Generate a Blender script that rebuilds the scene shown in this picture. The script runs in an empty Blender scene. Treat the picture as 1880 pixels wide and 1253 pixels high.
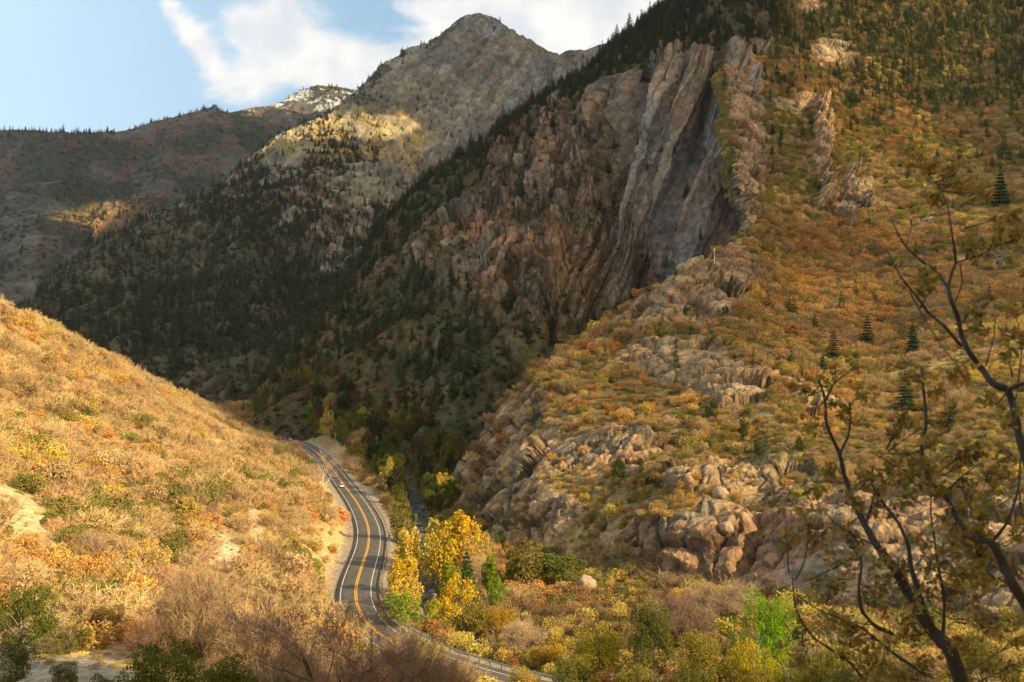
import bpy, math, random, time
import numpy as np
from mathutils import Vector
T0 = time.time()
rng = np.random.default_rng(11)
random.seed(5)
scene = bpy.context.scene
COL = scene.collection
# ------------------------------------------------------------------ camera
F = 1880 * 35 / 36.0
PITCH = math.atan((690 - 626.5) / F)
CP, SP = math.cos(PITCH), math.sin(PITCH)
cam = bpy.data.cameras.new('camera'); camo = bpy.data.objects.new('camera', cam); COL.objects.link(camo)
camo.location = (0, 0, 0); camo.rotation_euler = (math.pi / 2 + PITCH, 0, 0)
cam.lens = 35; cam.sensor_width = 36; cam.clip_start = 0.3; cam.clip_end = 20000
cam.dof.use_dof = True; cam.dof.focus_distance = 420; cam.dof.aperture_fstop = 2.2
scene.camera = camo
# ------------------------------------------------------------------ light
SUN_A, SUN_E = math.radians(59), math.radians(25)      # azimuth from straight behind towards the right, elevation
SUN = np.array([math.cos(SUN_E) * math.sin(SUN_A), -math.cos(SUN_E) * math.cos(SUN_A), math.sin(SUN_E)])
sl = bpy.data.lights.new('sun', 'SUN'); sl.energy = 5.0; sl.angle = math.radians(0.5); sl.color = (1.0, 0.76, 0.40)
so = bpy.data.objects.new('sun', sl); COL.objects.link(so)
so.rotation_euler = Vector(SUN).to_track_quat('Z', 'Y').to_euler()
w = bpy.data.worlds.new('World'); scene.world = w; w.use_nodes = True
scene.view_settings.view_transform = 'Standard'; scene.view_settings.look = 'None'
scene.view_settings.exposure = 0.75; scene.view_settings.gamma = 1.0
scene.cycles.max_bounces = 5; scene.cycles.diffuse_bounces = 2; scene.cycles.transparent_max_bounces = 6
scene.cycles.volume_bounces = 0
scene.cycles.use_denoising = True

class NT:
    """tiny helper to write node trees"""
    def __init__(s, nt): s.nt = nt; s.nt.nodes.clear()
    def n(s, typ, ins=None, **kw):
        nd = s.nt.nodes.new(typ)
        for k, v in kw.items(): setattr(nd, k, v)
        for k, v in (ins or {}).items():
            if isinstance(v, bpy.types.NodeSocket): s.nt.links.new(v, nd.inputs[k])
            else: nd.inputs[k].default_value = v
        return nd
    def m(s, op, a, b=0.0, c=None, clamp=False):
        ins = {0: a, 1: b}
        if c is not None: ins[2] = c
        return s.n('ShaderNodeMath', ins, operation=op, use_clamp=clamp).outputs[0]
    def mix(s, f, a, b, blend='MIX'):
        nd = s.n('ShaderNodeMix', data_type='RGBA', blend_type=blend)
        for i, v in ((0, f), (6, a), (7, b)):
            if isinstance(v, bpy.types.NodeSocket): s.nt.links.new(v, nd.inputs[i])
            else: nd.inputs[i].default_value = v if i == 0 or len(v) == 4 else (*v, 1)
        return nd.outputs[2]
    def ramp(s, f, lo, hi):
        return s.n('ShaderNodeMapRange', {0: f, 1: lo, 2: hi}, interpolation_type='SMOOTHSTEP').outputs[0]

def build_haze():
    """the canyon's evening air: one closed box round the camera and all the land, even and thin"""
    V = np.array([(x, y, z) for x in (-5200, 5200) for y in (-700, 8200) for z in (-1900, 1640)], float)
    Fc = np.array([(0, 1, 3, 2), (4, 6, 7, 5), (0, 4, 5, 1), (2, 3, 7, 6), (0, 2, 6, 4), (1, 5, 7, 3)])
    m, g = new_mat('haze_air'); v = g.n('ShaderNodeVolumePrincipled', {'Color': (.93, .95, 1, 1), 'Density': 0.000019, 'Anisotropy': 0.2})
    o = g.n('ShaderNodeOutputMaterial'); m.node_tree.links.new(v.outputs[0], o.inputs['Volume']); h = mesh('haze', V, Fc, m); tag(h, 'thin evening haze filling the canyon', kind='stuff')
def build_world():
    g = NT(w.node_tree)
    sky = g.n('ShaderNodeTexSky', sky_type='NISHITA', sun_disc=False, sun_elevation=SUN_E, sun_rotation=math.pi - SUN_A,
              altitude=1800, air_density=1.0, dust_density=0.6, ozone_density=1.2)
    tc = g.n('ShaderNodeTexCoord').outputs['Generated']
    sp = g.n('ShaderNodeSeparateXYZ', {0: tc}).outputs
    yy = g.m('MAXIMUM', sp[1], 0.05)
    X = g.m('DIVIDE', sp[0], yy); Z = g.m('DIVIDE', sp[2], yy)
    front = g.ramp(sp[1], 0.05, 0.2)
    cc = g.n('ShaderNodeCombineXYZ', {0: X, 1: Z, 2: 0.0}).outputs[0]
    n1 = g.n('ShaderNodeTexNoise', {'Vector': cc, 'Scale': 13.0, 'Detail': 8.0, 'Roughness': 0.66, 'Distortion': 0.9}).outputs[0]
    st = g.n('ShaderNodeMapping', {'Vector': cc, 'Rotation': (0, 0, -1.05), 'Scale': (9.0, 30.0, 1)}).outputs[0]
    n2 = g.n('ShaderNodeTexNoise', {'Vector': st, 'Scale': 1.0, 'Detail': 6.0, 'Roughness': 0.6, 'Distortion': 0.8}).outputs[0]
    tot = None
    # (px, py, half length, half width, angle deg, strength): banks of cloud by direction
    for (px, py, a, b, ang, k) in ((330, 38, 62, 22, -52, .75), (378, 105, 55, 24, -58, .8), (455, 85, 95, 42, -78, .75), (500, 25, 90, 30, 10, .5), (592, 95, 100, 48, -38, 1.05),
                                   (560, 140, 180, 24, 5, .75), (680, 110, 60, 30, -30, .6), (870, 95, 110, 55, 25, 1.0), (1010, 60, 190, 90, 0, 1.3), (760, 8, 60, 18, -10, .45), (1150, 40, 260, 140, 0, 1.4), (1500, 0, 300, 150, 0, 1.0)):
        x0, z0 = (px - 940) / F, (690 - py) / F
        t = math.radians(ang); ca, sa = math.cos(t), math.sin(t)
        dx = g.m('SUBTRACT', X, x0); dz = g.m('SUBTRACT', Z, z0)
        u = g.m('ADD', g.m('MULTIPLY', dx, ca * F / a), g.m('MULTIPLY', dz, sa * F / a))
        v = g.m('ADD', g.m('MULTIPLY', dx, -sa * F / b), g.m('MULTIPLY', dz, ca * F / b))
        r2 = g.m('ADD', g.m('MULTIPLY', u, u), g.m('MULTIPLY', v, v))
        e = g.m('MULTIPLY', g.m('EXPONENT', g.m('MULTIPLY', r2, -0.75)), k)
        tot = e if tot is None else g.m('ADD', tot, e)
    nn = g.m('ADD', g.m('MULTIPLY', n1, 0.55), g.m('MULTIPLY', n2, 0.45))
    nn = g.m('MULTIPLY', g.m('SUBTRACT', nn, 0.5), 3.0)
    dens = g.m('ADD', g.m('MULTIPLY', tot, 1.0), nn)
    dens = g.m('MULTIPLY', dens, g.m('MINIMUM', g.m('MULTIPLY', tot, 3.0), 1.0))
    f = g.m('MULTIPLY', g.ramp(dens, 0.15, 1.0), front)
    # cloud tone: brighter where thick and lumpy, greyer underneath
    lum = g.n('ShaderNodeTexNoise', {'Vector': cc, 'Scale': 16.0, 'Detail': 5.0, 'Roughness': 0.5}).outputs[0]
    ccol = g.mix(g.ramp(lum, 0.3, 0.7), (5.9, 6.1, 6.4), (8.3, 7.9, 7.3))
    # clear sky: physically based sky, a little paler and less saturated in the direction of the thin haze to the left
    pale = g.ramp(X, -0.05, -0.62)
    skyc = g.mix(0.65, sky.outputs[0], (3.3, 5.2, 6.6))
    skyc = g.mix(g.m('MULTIPLY', pale, 0.5), skyc, (6.2, 8.0, 9.0))
    col = g.mix(g.m('MULTIPLY', f, 0.93), skyc, ccol)
    # towards the low sun, behind the viewpoint, the evening sky is bright and warm
    dt = g.n('ShaderNodeVectorMath', {0: tc, 1: tuple(SUN)}, operation='DOT_PRODUCT').outputs['Value']
    col = g.mix(g.m('MULTIPLY', g.ramp(dt, -0.15, 0.75), 0.85), col, (8.2, 6.1, 3.9))
    bg = g.n('ShaderNodeBackground', {0: col, 1: 0.085})
    g.n('ShaderNodeOutputWorld', {0: bg.outputs[0]})
build_world()

# ------------------------------------------------------------------ geometry helpers
def at(px, py, Y):
    """world point seen at photo pixel (px, py) at forward distance Y"""
    px = np.asarray(px, float); py = np.asarray(py, float); Y = np.asarray(Y, float)
    dx = (px - 940) / F; dz = (626.5 - py) / F
    dy = CP - dz * SP; k = Y / dy
    return np.stack([dx * k, Y + 0 * k, (SP + dz * CP) * k], -1)
def proj(P):
    fw = P[..., 1] * CP + P[..., 2] * SP; up = -P[..., 1] * SP + P[..., 2] * CP
    fw = np.where(np.abs(fw) < 1e-3, 1e-3, fw)
    return 940 + F * P[..., 0] / fw, 626.5 - F * up / fw

def _hash(i, j, k, s):
    h = (i.astype(np.uint32) * np.uint32(374761393) + j.astype(np.uint32) * np.uint32(668265263) + k.astype(np.uint32) * np.uint32(2147483647) + np.uint32((s * 974711 + 12345) & 0xffffffff))
    h = (h ^ (h >> np.uint32(13))) * np.uint32(1274126177)
    h = (h ^ (h >> np.uint32(16))) * np.uint32(2246822519)
    return h ^ (h >> np.uint32(15))
def vnoise(P, s=0):
    """smooth value noise, about -1..1"""
    fl = np.floor(P); fr = (P - fl); I = fl.astype(np.int64)
    u = fr * fr * fr * (fr * (fr * 6 - 15) + 10)
    out = 0
    for a in (0, 1):
        wa = u[:, 0] if a else 1 - u[:, 0]
        for b in (0, 1):
            wb = wa * (u[:, 1] if b else 1 - u[:, 1])
            for c in (0, 1):
                wc = wb * (u[:, 2] if c else 1 - u[:, 2])
                out = out + wc * (_hash(I[:, 0] + a, I[:, 1] + b, I[:, 2] + c, s).astype(np.float64) / 2147483648.0 - 1)
    return out
ROT = np.array([[0.8, 0.6, 0], [-0.48, 0.64, 0.6], [0.36, -0.48, 0.8]])
def fbm(P, scale, octv=5, rough=0.5, s=0, ridged=False):
    Q = np.asarray(P, float) / scale; a = 1.0; out = 0; tot = 0
    for o in range(octv):
        n = vnoise(Q, s + o * 17)
        if ridged: n = 1 - 2 * np.abs(n)
        out = out + a * n; tot += a; a *= rough
        Q = (Q @ ROT.T) * 2.03 + 11.7
    return out / tot
def voro(P, scale, s=0):
    """returns F1, F2, cell random for blocky rock"""
    Q = np.asarray(P, float) / scale; fl = np.floor(Q); I = fl.astype(np.int64)
    f1 = np.full(len(Q), 9.0); f2 = np.full(len(Q), 9.0); cid = np.zeros(len(Q))
    for a in (-1, 0, 1):
        for b in (-1, 0, 1):
            for c in (-1, 0, 1):
                h = _hash(I[:, 0] + a, I[:, 1] + b, I[:, 2] + c, s)
                r1 = (h & np.uint32(1023)).astype(float) / 1023; r2 = ((h >> np.uint32(10)) & np.uint32(1023)).astype(float) / 1023
                r3 = ((h >> np.uint32(20)) & np.uint32(1023)).astype(float) / 1023
                d = (fl[:, 0] + a + r1 - Q[:, 0]) ** 2 + (fl[:, 1] + b + r2 - Q[:, 1]) ** 2 + (fl[:, 2] + c + r3 - Q[:, 2]) ** 2
                near = d < f1
                f2 = np.where(near, f1, np.minimum(f2, d)); cid = np.where(near, (r1 * 7.3 + r2 * 3.1 + r3) % 1.0, cid); f1 = np.where(near, d, f1)
    return np.sqrt(f1), np.sqrt(f2), cid
def facets(P, scale, s=0, t=None, k=1.0, tilt=.9, step=.5, gap=.35):
    """fractured rock: every block is a tilted plane, with steps and open joints between the blocks (in units of scale)"""
    Q = (aniso(P, t, k) if t is not None else np.asarray(P, float)) / scale; fl = np.floor(Q); I = fl.astype(np.int64)
    f1 = np.full(len(Q), 9.0); f2 = np.full(len(Q), 9.0); hv = np.zeros(len(Q)); rnd = np.zeros(len(Q))
    for a in (-1, 0, 1):
        for b in (-1, 0, 1):
            for c in (-1, 0, 1):
                h = _hash(I[:, 0] + a, I[:, 1] + b, I[:, 2] + c, s); r1 = (h & np.uint32(1023)).astype(float) / 1023; r2 = ((h >> np.uint32(10)) & np.uint32(1023)).astype(float) / 1023; r3 = ((h >> np.uint32(20)) & np.uint32(1023)).astype(float) / 1023
                vx, vy, vz = Q[:, 0] - fl[:, 0] - a - r1, Q[:, 1] - fl[:, 1] - b - r2, Q[:, 2] - fl[:, 2] - c - r3
                d = vx * vx + vy * vy + vz * vz; near = d < f1; g1, g2, g3 = (r2 * 5.3) % 1 * 2 - 1, (r3 * 7.7) % 1 * 2 - 1, (r1 * 3.9) % 1 * 2 - 1
                f2 = np.where(near, f1, np.minimum(f2, d)); hv = np.where(near, vx * g1 + vy * g2 + vz * g3, hv); rnd = np.where(near, (r1 + r2 * 3.3 + r3 * 5.1) % 1, rnd); f1 = np.where(near, d, f1)
    e = np.sqrt(f2) - np.sqrt(f1); crack = 1 - sstep(e, 0, .16)
    return scale * (tilt * hv + step * (rnd - .5) - gap * crack), crack, rnd
def aniso(P, t, k):
    t = np.asarray(t, float); t = t / np.linalg.norm(t)
    return P - (P @ t)[:, None] * t * (1 - 1.0 / k)
def sstep(x, a, b):
    t = np.clip((x - a) / (b - a), 0, 1); return t * t * (3 - 2 * t)

def tps(ctrl, vals, smooth=1e-4):
    C = np.asarray(ctrl, float); v = np.asarray(vals, float); n = len(C)
    def U(r2): return np.where(r2 > 0, r2 * np.log(r2 + 1e-12), 0)
    K = U(((C[:, None] - C[None]) ** 2).sum(-1)) + np.eye(n) * smooth
    Pm = np.c_[np.ones(n), C]; A = np.zeros((n + 3, n + 3)); A[:n, :n] = K; A[:n, n:] = Pm; A[n:, :n] = Pm.T
    sol = np.linalg.solve(A, np.r_[v, np.zeros(3)])
    def ev(Q):
        out = np.empty(len(Q))
        for i in range(0, len(Q), 50000):
            q = Q[i:i + 50000]
            out[i:i + 50000] = U(((q[:, None] - C[None]) ** 2).sum(-1)) @ sol[:n] + sol[n] + q @ sol[n + 1:]
        return out
    return ev
def inpoly(px, py, poly):
    inside = np.zeros(px.shape, bool); n = len(poly)
    for i in range(n):
        x1, y1 = poly[i]; x2, y2 = poly[(i + 1) % n]
        c = ((y1 > py) != (y2 > py)) & (px < (x2 - x1) * (py - y1) / ((y2 - y1) + 1e-9) + x1)
        inside ^= c
    return inside
def segdist(px, py, poly, closed=True):
    d = np.full(px.shape, 1e9); n = len(poly)
    for i in range(n if closed else n - 1):
        x1, y1 = poly[i]; x2, y2 = poly[(i + 1) % n]; ex, ey = x2 - x1, y2 - y1
        t = np.clip(((px - x1) * ex + (py - y1) * ey) / (ex * ex + ey * ey + 1e-9), 0, 1)
        d = np.minimum(d, np.hypot(px - x1 - t * ex, py - y1 - t * ey))
    return d
def pmask(px, py, poly, soft):
    d = segdist(px, py, poly); return sstep(np.where(inpoly(px, py, poly), d, -d), -soft, soft)

def mesh(name, V, Fc, mat=None, parent=None, attrs=None, smooth=False, link=True):
    V = np.asarray(V, np.float32); me = bpy.data.meshes.new(name)
    me.vertices.add(len(V)); me.vertices.foreach_set('co', V.ravel())
    Fl = Fc if isinstance(Fc, list) else [Fc]
    Fl = [np.asarray(f, np.int32) for f in Fl if len(f)]
    nl = sum(f.size for f in Fl); npol = sum(len(f) for f in Fl)
    me.loops.add(nl); me.loops.foreach_set('vertex_index', np.concatenate([f.ravel() for f in Fl]))
    me.polygons.add(npol)
    sizes = np.concatenate([np.full(len(f), f.shape[1], np.int32) for f in Fl])
    me.polygons.foreach_set('loop_start', np.r_[0, np.cumsum(sizes)[:-1]].astype(np.int32))
    try: me.polygons.foreach_set('loop_total', sizes)
    except Exception: pass
    for k, v in (attrs or {}).items():
        v = np.asarray(v, np.float32)
        if v.ndim == 1: me.attributes.new(k, 'FLOAT', 'POINT').data.foreach_set('value', v)
        elif v.shape[1] == 3:
            me.attributes.new(k, 'FLOAT_COLOR', 'POINT').data.foreach_set('color', np.c_[v, np.ones(len(v))].astype(np.float32).ravel())
    me.update(calc_edges=True); me.validate()
    if smooth: me.polygons.foreach_set('use_smooth', np.ones(npol, bool))
    for m_ in (mat if isinstance(mat, (list, tuple)) else [mat]):
        if m_: me.materials.append(m_)
    o = bpy.data.objects.new(name, me)
    if link: COL.objects.link(o)
    if parent: o.parent = parent
    return o
def tag(o, label=None, cat=None, group=None, kind=None, tint=None):
    if label: o['label'] = label
    if cat: o['category'] = cat
    if group: o['group'] = group
    if kind: o['kind'] = kind
    if tint is not None: o['tint'] = [float(c) for c in tint]
    return o
def empty(name, loc, rz=0, sc=1.0, **kw):
    o = bpy.data.objects.new(name, None); o.empty_display_size = 0.3; COL.objects.link(o); o.location = loc
    o.rotation_euler = (0, 0, rz); o.scale = (sc, sc, sc) if np.isscalar(sc) else sc
    return tag(o, **kw)
def gridfaces(nu, nv):
    i = np.arange((nu - 1) * (nv - 1)); a = (i // (nv - 1)) * nv + i % (nv - 1)
    return np.stack([a, a + nv, a + nv + 1, a + 1], 1)
def gridnormals(P):
    du = np.gradient(P, axis=0); dv = np.gradient(P, axis=1); n = np.cross(du, dv); n /= np.linalg.norm(n, axis=-1, keepdims=True) + 1e-9
    return n

# ------------------------------------------------------------------ materials
def new_mat(name):
    m = bpy.data.materials.new(name); m.use_nodes = True; return m, NT(m.node_tree)
def terrain_mat(name, S, bump=1.0, rough=0.95):
    """colour comes from the mesh's world-space colour attribute, broken up by fine noise; rock gets cracks and bump. S = metres of finest grain"""
    m, g = new_mat(name)
    P = g.n('ShaderNodeNewGeometry').outputs['Position']
    c = g.n('ShaderNodeAttribute', attribute_name='Col').outputs['Color']
    rock = g.n('ShaderNodeAttribute', attribute_name='rock').outputs['Fac']
    n1 = g.n('ShaderNodeTexNoise', {'Vector': P, 'Scale': 1 / (4 * S), 'Detail': 6.0, 'Roughness': 0.65}).outputs[0]
    n2 = g.n('ShaderNodeTexNoise', {'Vector': P, 'Scale': 1 / (22 * S), 'Detail': 4.0, 'Roughness': 0.6}).outputs['Color']
    k = g.m('MULTIPLY_ADD', g.ramp(n1, 0.25, 0.75), 0.9, 0.55)
    c1 = g.mix(1.0, c, g.n('ShaderNodeCombineColor', {0: k, 1: k, 2: k}).outputs[0], 'MULTIPLY')
    c2 = g.mix(0.10, c1, g.mix(1.0, c1, n2, 'OVERLAY'))
    v = g.n('ShaderNodeTexVoronoi', {'Vector': g.mix(0.3, P, n2), 'Scale': 1 / (7 * S)}, feature='DISTANCE_TO_EDGE').outputs[0]
    h = g.m('ADD', g.m('MULTIPLY', n1, 1.0), g.m('MULTIPLY', g.m('MULTIPLY', g.m('MINIMUM', v, 0.25), rock), 2.0))
    b = g.n('ShaderNodeBump', {'Height': h, 'Distance': 3.0 * S * bump, 'Strength': 0.9})
    p = g.n('ShaderNodeBsdfPrincipled', {'Base Color': c2, 'Roughness': rough, 'Specular IOR Level': 0.15, 'Normal': b.outputs[0]})
    g.n('ShaderNodeOutputMaterial', {0: p.outputs[0]})
    return m
def plain_mat(name, col, rough=0.8, metal=0.0, noise=0.0, ns=5.0, spec=0.3):
    m, g = new_mat(name); c = (*col, 1)
    if noise:
        P = g.n('ShaderNodeNewGeometry').outputs['Position']
        n = g.n('ShaderNodeTexNoise', {'Vector': P, 'Scale': ns, 'Detail': 5.0, 'Roughness': 0.6}).outputs[0]
        k = g.m('MULTIPLY_ADD', n, 2 * noise, 1 - noise)
        c = g.mix(1.0, c, g.n('ShaderNodeCombineColor', {0: k, 1: k, 2: k}).outputs[0], 'MULTIPLY')
    p = g.n('ShaderNodeBsdfPrincipled', {'Base Color': c, 'Roughness': rough, 'Metallic': metal, 'Specular IOR Level': spec})
    g.n('ShaderNodeOutputMaterial', {0: p.outputs[0]}); return m
def leaf_mat(name, trans=0.25, var=0.5, fixed=None, hue=0.0):
    """foliage: colour from the plant's own 'tint', every leaf a little different"""
    m, g = new_mat(name)
    if fixed is None: c = g.n('ShaderNodeAttribute', attribute_name='tint', attribute_type='INSTANCER').outputs['Color']
    else: c = g.n('ShaderNodeRGB').outputs[0]; c.default_value = (*fixed, 1)
    isl = g.n('ShaderNodeNewGeometry').outputs['Random Per Island']
    k = g.m('MULTIPLY_ADD', isl, 2 * var, 1 - var)
    c = g.mix(1.0, c, g.n('ShaderNodeCombineColor', {0: k, 1: k, 2: k}).outputs[0], 'MULTIPLY')
    if hue:
        i2 = g.m('FRACT', g.m('MULTIPLY', isl, 37.7))
        c = g.n('ShaderNodeHueSaturation', {'Hue': g.m('MULTIPLY_ADD', i2, hue, 0.5 - hue / 2), 'Color': c}).outputs[0]
    d = g.n('ShaderNodeBsdfDiffuse', {0: c, 1: 0.9}); t = g.n('ShaderNodeBsdfTranslucent', {0: c})
    mx = g.n('ShaderNodeMixShader', {0: trans, 1: d.outputs[0], 2: t.outputs[0]})
    g.n('ShaderNodeOutputMaterial', {0: mx.outputs[0]}); return m
# ================================================================== TERRAIN
def jit(*cs): return np.array(cs, float)
TAN, PINK, GREY = jit(.33, .24, .145), jit(.31, .19, .12), jit(.24, .215, .17)
def rock_colour(P, S, a=TAN, b=PINK, c=GREY, s=3):
    n = fbm(P, 30 * S, 4, .6, s)[:, None]; m = fbm(P, 11 * S, 4, .65, s + 50)[:, None]; l = fbm(P, 5 * S, 3, .7, s + 90)[:, None]
    col = a + (b - a) * sstep(n, -.15, .25); col = col + (c - col) * sstep(m, -.05, .35)
    return np.clip(col * (1 + .45 * l), .02, .8)
def finish(name, P2, Col, rock, mat, label=None, smooth=True):
    nu, nv = P2.shape[:2]
    o = mesh(name, P2.reshape(-1, 3), gridfaces(nu, nv), mat, attrs={'Col': Col, 'rock': rock}, smooth=smooth)
    tag(o, kind='structure', label=label); return o
def interp_line(pts, x):
    p = np.array(pts, float); return np.interp(x, p[:, 0], p[:, 1])
LAYERS = {}

def column_layer(key, px0, px1, nu, nv, top, bot, ctrl, back=900.0, sc=400.0, vpow=1.0):
    """a mountainside given by its skyline, its foot and how far away its points lie; returns base surface with a back slope"""
    px = np.linspace(px0, px1, nu); t = interp_line(top, px); b = interp_line(bot, px)
    v = np.linspace(0, 1, nv) ** vpow
    PX = np.repeat(px[:, None], nv, 1); PY = b[:, None] + (t - b)[:, None] * v
    C = np.array(ctrl, float)
    ev = tps(C[:, :2] / sc, np.log(C[:, 2]))
    Y = np.exp(ev(np.stack([PX.ravel(), PY.ravel()], 1) / sc)).reshape(PX.shape)
    P = at(PX, PY, Y)
    # back slope beyond the crest
    nb = 24; s = (np.arange(1, nb + 1) / nb) ** 1.5 * back
    E = P[:, -1]; dirh = E[:, :2] / np.linalg.norm(E[:, :2], axis=1, keepdims=True)
    B = np.stack([E[:, None, 0] + dirh[:, None, 0] * s, E[:, None, 1] + dirh[:, None, 1] * s, E[:, None, 2] - 0.55 * s * (s / (s + back * .08))], -1)
    P = np.concatenate([P, B], 1); PX = np.concatenate([PX, np.repeat(PX[:, -1:], nb, 1)], 1); PY = np.concatenate([PY, PY[:, -1:] - 3 * np.ones((nu, nb))], 1)
    return P, PX, PY

def displace(P, amount):
    N = gridnormals(P); flip = np.where(N[..., 2:3] < 0, -1, 1); N = N * flip
    return P + N * amount.reshape(P.shape[:2])[..., None]

# ---------------- A: far left range with snow
topA = [(-160, 250), (0, 247), (60, 250), (130, 258), (215, 258), (260, 246), (330, 222), (395, 208), (415, 216), (450, 206), (500, 198), (545, 180), (585, 165), (640, 175), (700, 210), (760, 230)]
botA = [(-160, 640), (200, 640), (500, 420), (760, 400)]
ctrlA = [(-150, 245, 4200), (0, 247, 4200), (230, 255, 4500), (400, 208, 4800), (590, 165, 5300), (760, 230, 5300), (0, 400, 3300), (200, 400, 3500), (110, 330, 3750), (230, 330, 4050),
         (400, 330, 4000), (0, 560, 2500), (200, 560, 2500), (500, 300, 4300), (-150, 560, 2400), (60, 470, 2750), (150, 480, 3050), (0, 640, 2200), (300, 450, 3300), (500, 400, 3900), (760, 400, 4300)]
P, PX, PY = column_layer('A', -160, 760, 560, 330, topA, botA, ctrlA, back=1500)
Pf = P.reshape(-1, 3); px, py = PX.ravel(), PY.ravel()
strA = at(300, 230, 4500) - at(180, 480, 3200)
d = 110 * fbm(aniso(Pf, strA, 3), 620, 6, .5, 1, True) + 16 * fbm(Pf, 60, 4, .6, 2, True)
fade = sstep(py - interp_line(topA, px), -5, 40); d = d * (.35 + .65 * fade)
P = displace(P, d); Pf = P.reshape(-1, 3)
n = fbm(Pf, 260, 5, .6, 5); n2 = fbm(Pf, 60, 4, .7, 6); n3 = fbm(aniso(Pf, strA, 4), 90, 4, .65, 7)
col = .8 * rock_colour(Pf, 14, jit(.16, .15, .12), jit(.17, .12, .09), jit(.15, .15, .14))
veg = sstep(n + .5 * n3, -.2, .15)[:, None]; col = col * (1 - veg) + jit(.05, .062, .042) * veg
red = .3 * (sstep(fbm(aniso(Pf, strA, 7), 110, 5, .65, 9), .1, .35) * sstep(py, 250, 300) * (px < 330))[:, None]; col = col * (1 - .75 * red) + jit(.27, .10, .05) * .75 * red
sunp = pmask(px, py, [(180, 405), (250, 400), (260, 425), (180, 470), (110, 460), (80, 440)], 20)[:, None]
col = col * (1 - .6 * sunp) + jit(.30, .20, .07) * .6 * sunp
snow = .6 * sstep(Pf[:, 2] + 260 * n2 + 120 * n3, 1330, 1440) * sstep(px, 420, 470) * sstep(n3 + n2, .0, .25); rk = 1 - veg[:, 0]
col = col * (1 - snow[:, None]) + jit(.78, .80, .84) * snow[:, None]
LAYERS['A'] = (P, PX, PY, veg.reshape(P.shape[:2]))
mA = terrain_mat('far_range', 9.0)
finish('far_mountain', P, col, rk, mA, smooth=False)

# ---------------- B: the central peak
topB = [(30, 570), (60, 555), (100, 520), (150, 488), (200, 452), (250, 415), (300, 390), (350, 368), (400, 345), (450, 308), (520, 252), (560, 232), (600, 214), (640, 178), (700, 122), (745, 96), (790, 82), (820, 58), (850, 36), (880, 28), (912, 40), (945, 66), (975, 80), (1000, 96), (1025, 106), (1050, 98), (1080, 96), (1110, 86), (1200, 60), (1300, 60)]
botB = [(30, 680), (200, 770), (400, 850), (500, 820), (700, 620), (900, 430), (1300, 300)]
ctrlB = [(50, 565, 1650), (100, 520, 1750), (300, 390, 2050), (450, 310, 2250), (600, 214, 2500), (700, 120, 2900), (800, 75, 3100), (880, 28, 3250), (950, 65, 3200), (1025, 105, 3250), (1200, 60, 3400), (1300, 60, 3450),
         (740, 250, 2560), (650, 260, 2330), (600, 330, 2080), (750, 380, 2200), (600, 420, 1880), (450, 430, 1850), (450, 520, 1550), (300, 480, 1750), (300, 560, 1450), (200, 640, 1230), (100, 600, 1500), (400, 720, 1040), (600, 600, 1400), (700, 500, 1700),
         (850, 330, 2500), (900, 260, 2720), (900, 430, 2200), (1000, 200, 2950), (1300, 300, 2700), (200, 700, 1100), (500, 760, 980), (560, 480, 1720), (860, 150, 2950)]
P, PX, PY = column_layer('B', 30, 1300, 760, 460, topB, botB, ctrlB, back=1200)
Pf = P.reshape(-1, 3); px, py = PX.ravel(), PY.ravel()
strB = at(1000, 100, 3200) - at(720, 400, 2250)
face = sstep(px + .6 * (py - 100), 700, 850)
q = aniso(Pf, strB, 6)
d = 46 * fbm(Pf, 420, 5, .5, 21, True) * (1 - .5 * face) + face * (24 * fbm(q, 90, 5, .6, 22, True)) + 15 * fbm(Pf, 60, 5, .62, 23, True)
fB, kB, rB = facets(Pf + 25 * np.stack([fbm(Pf, 80, 3, .5, 28)] * 3, 1), 60, 29, strB, 3.5, .55, .35, .15); d += fB * .25
fB2, kB2, rB2 = facets(Pf, 22, 33, strB, 3, .6, .4, .2); d += fB2 * .45
d *= (.3 + .7 * sstep(py - interp_line(topB, px), -5, 40))
P = displace(P, d); Pf = P.reshape(-1, 3)
n = fbm(Pf, 300, 5, .6, 25); n2 = fbm(Pf, 35, 5, .7, 26); n3 = fbm(q, 60, 4, .65, 27)
col = rock_colour(Pf, 10, jit(.31, .295, .235), jit(.28, .245, .19), jit(.25, .25, .235), 31)
col *= (1 + .5 * n3[:, None]) * (.85 + .3 * rB2)[:, None] * (1 - .4 * sstep(-fbm(aniso(Pf, strB, 12), 45, 4, .65, 35, True), -.1, .3) * (.4 + .6 * face))[:, None]
low = sstep(py, 330, 560)
veg = sstep(n2 + .6 * n + .9 * low - .45 * face, -.05, .25)[:, None]; vc = jit(.075, .08, .05) * (1 - .4 * sstep(n, -.2, .3))[:, None] + jit(.22, .12, .06) * .4 * sstep(n, 0, .3)[:, None]
col = col * (1 - .85 * veg) + vc * .85 * veg
asp = (pmask(px, py, [(520, 240), (590, 205), (660, 212), (740, 215), (790, 262), (745, 318), (640, 302), (480, 330)], 18) * sstep(n2, -.3, .3) * .75)[:, None]; col = col * (1 - asp) + jit(.50, .38, .12) * asp  # yellow aspen colour that also paints the sunlit spot brighter
snow = sstep(Pf[:, 2] + 200 * n2 + 100 * n3, 1130, 1200) * sstep(px, 640, 760) * .7 * sstep(n2, .0, .2)
col = col * (1 - snow[:, None]) + jit(.6, .63, .7) * snow[:, None]
LAYERS['B'] = (P, PX, PY, veg.reshape(P.shape[:2]))
mB = terrain_mat('peak_rock', 5.0)
finish('peak_mountain', P, col, 1 - veg[:, 0], mB, smooth=False)

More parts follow.
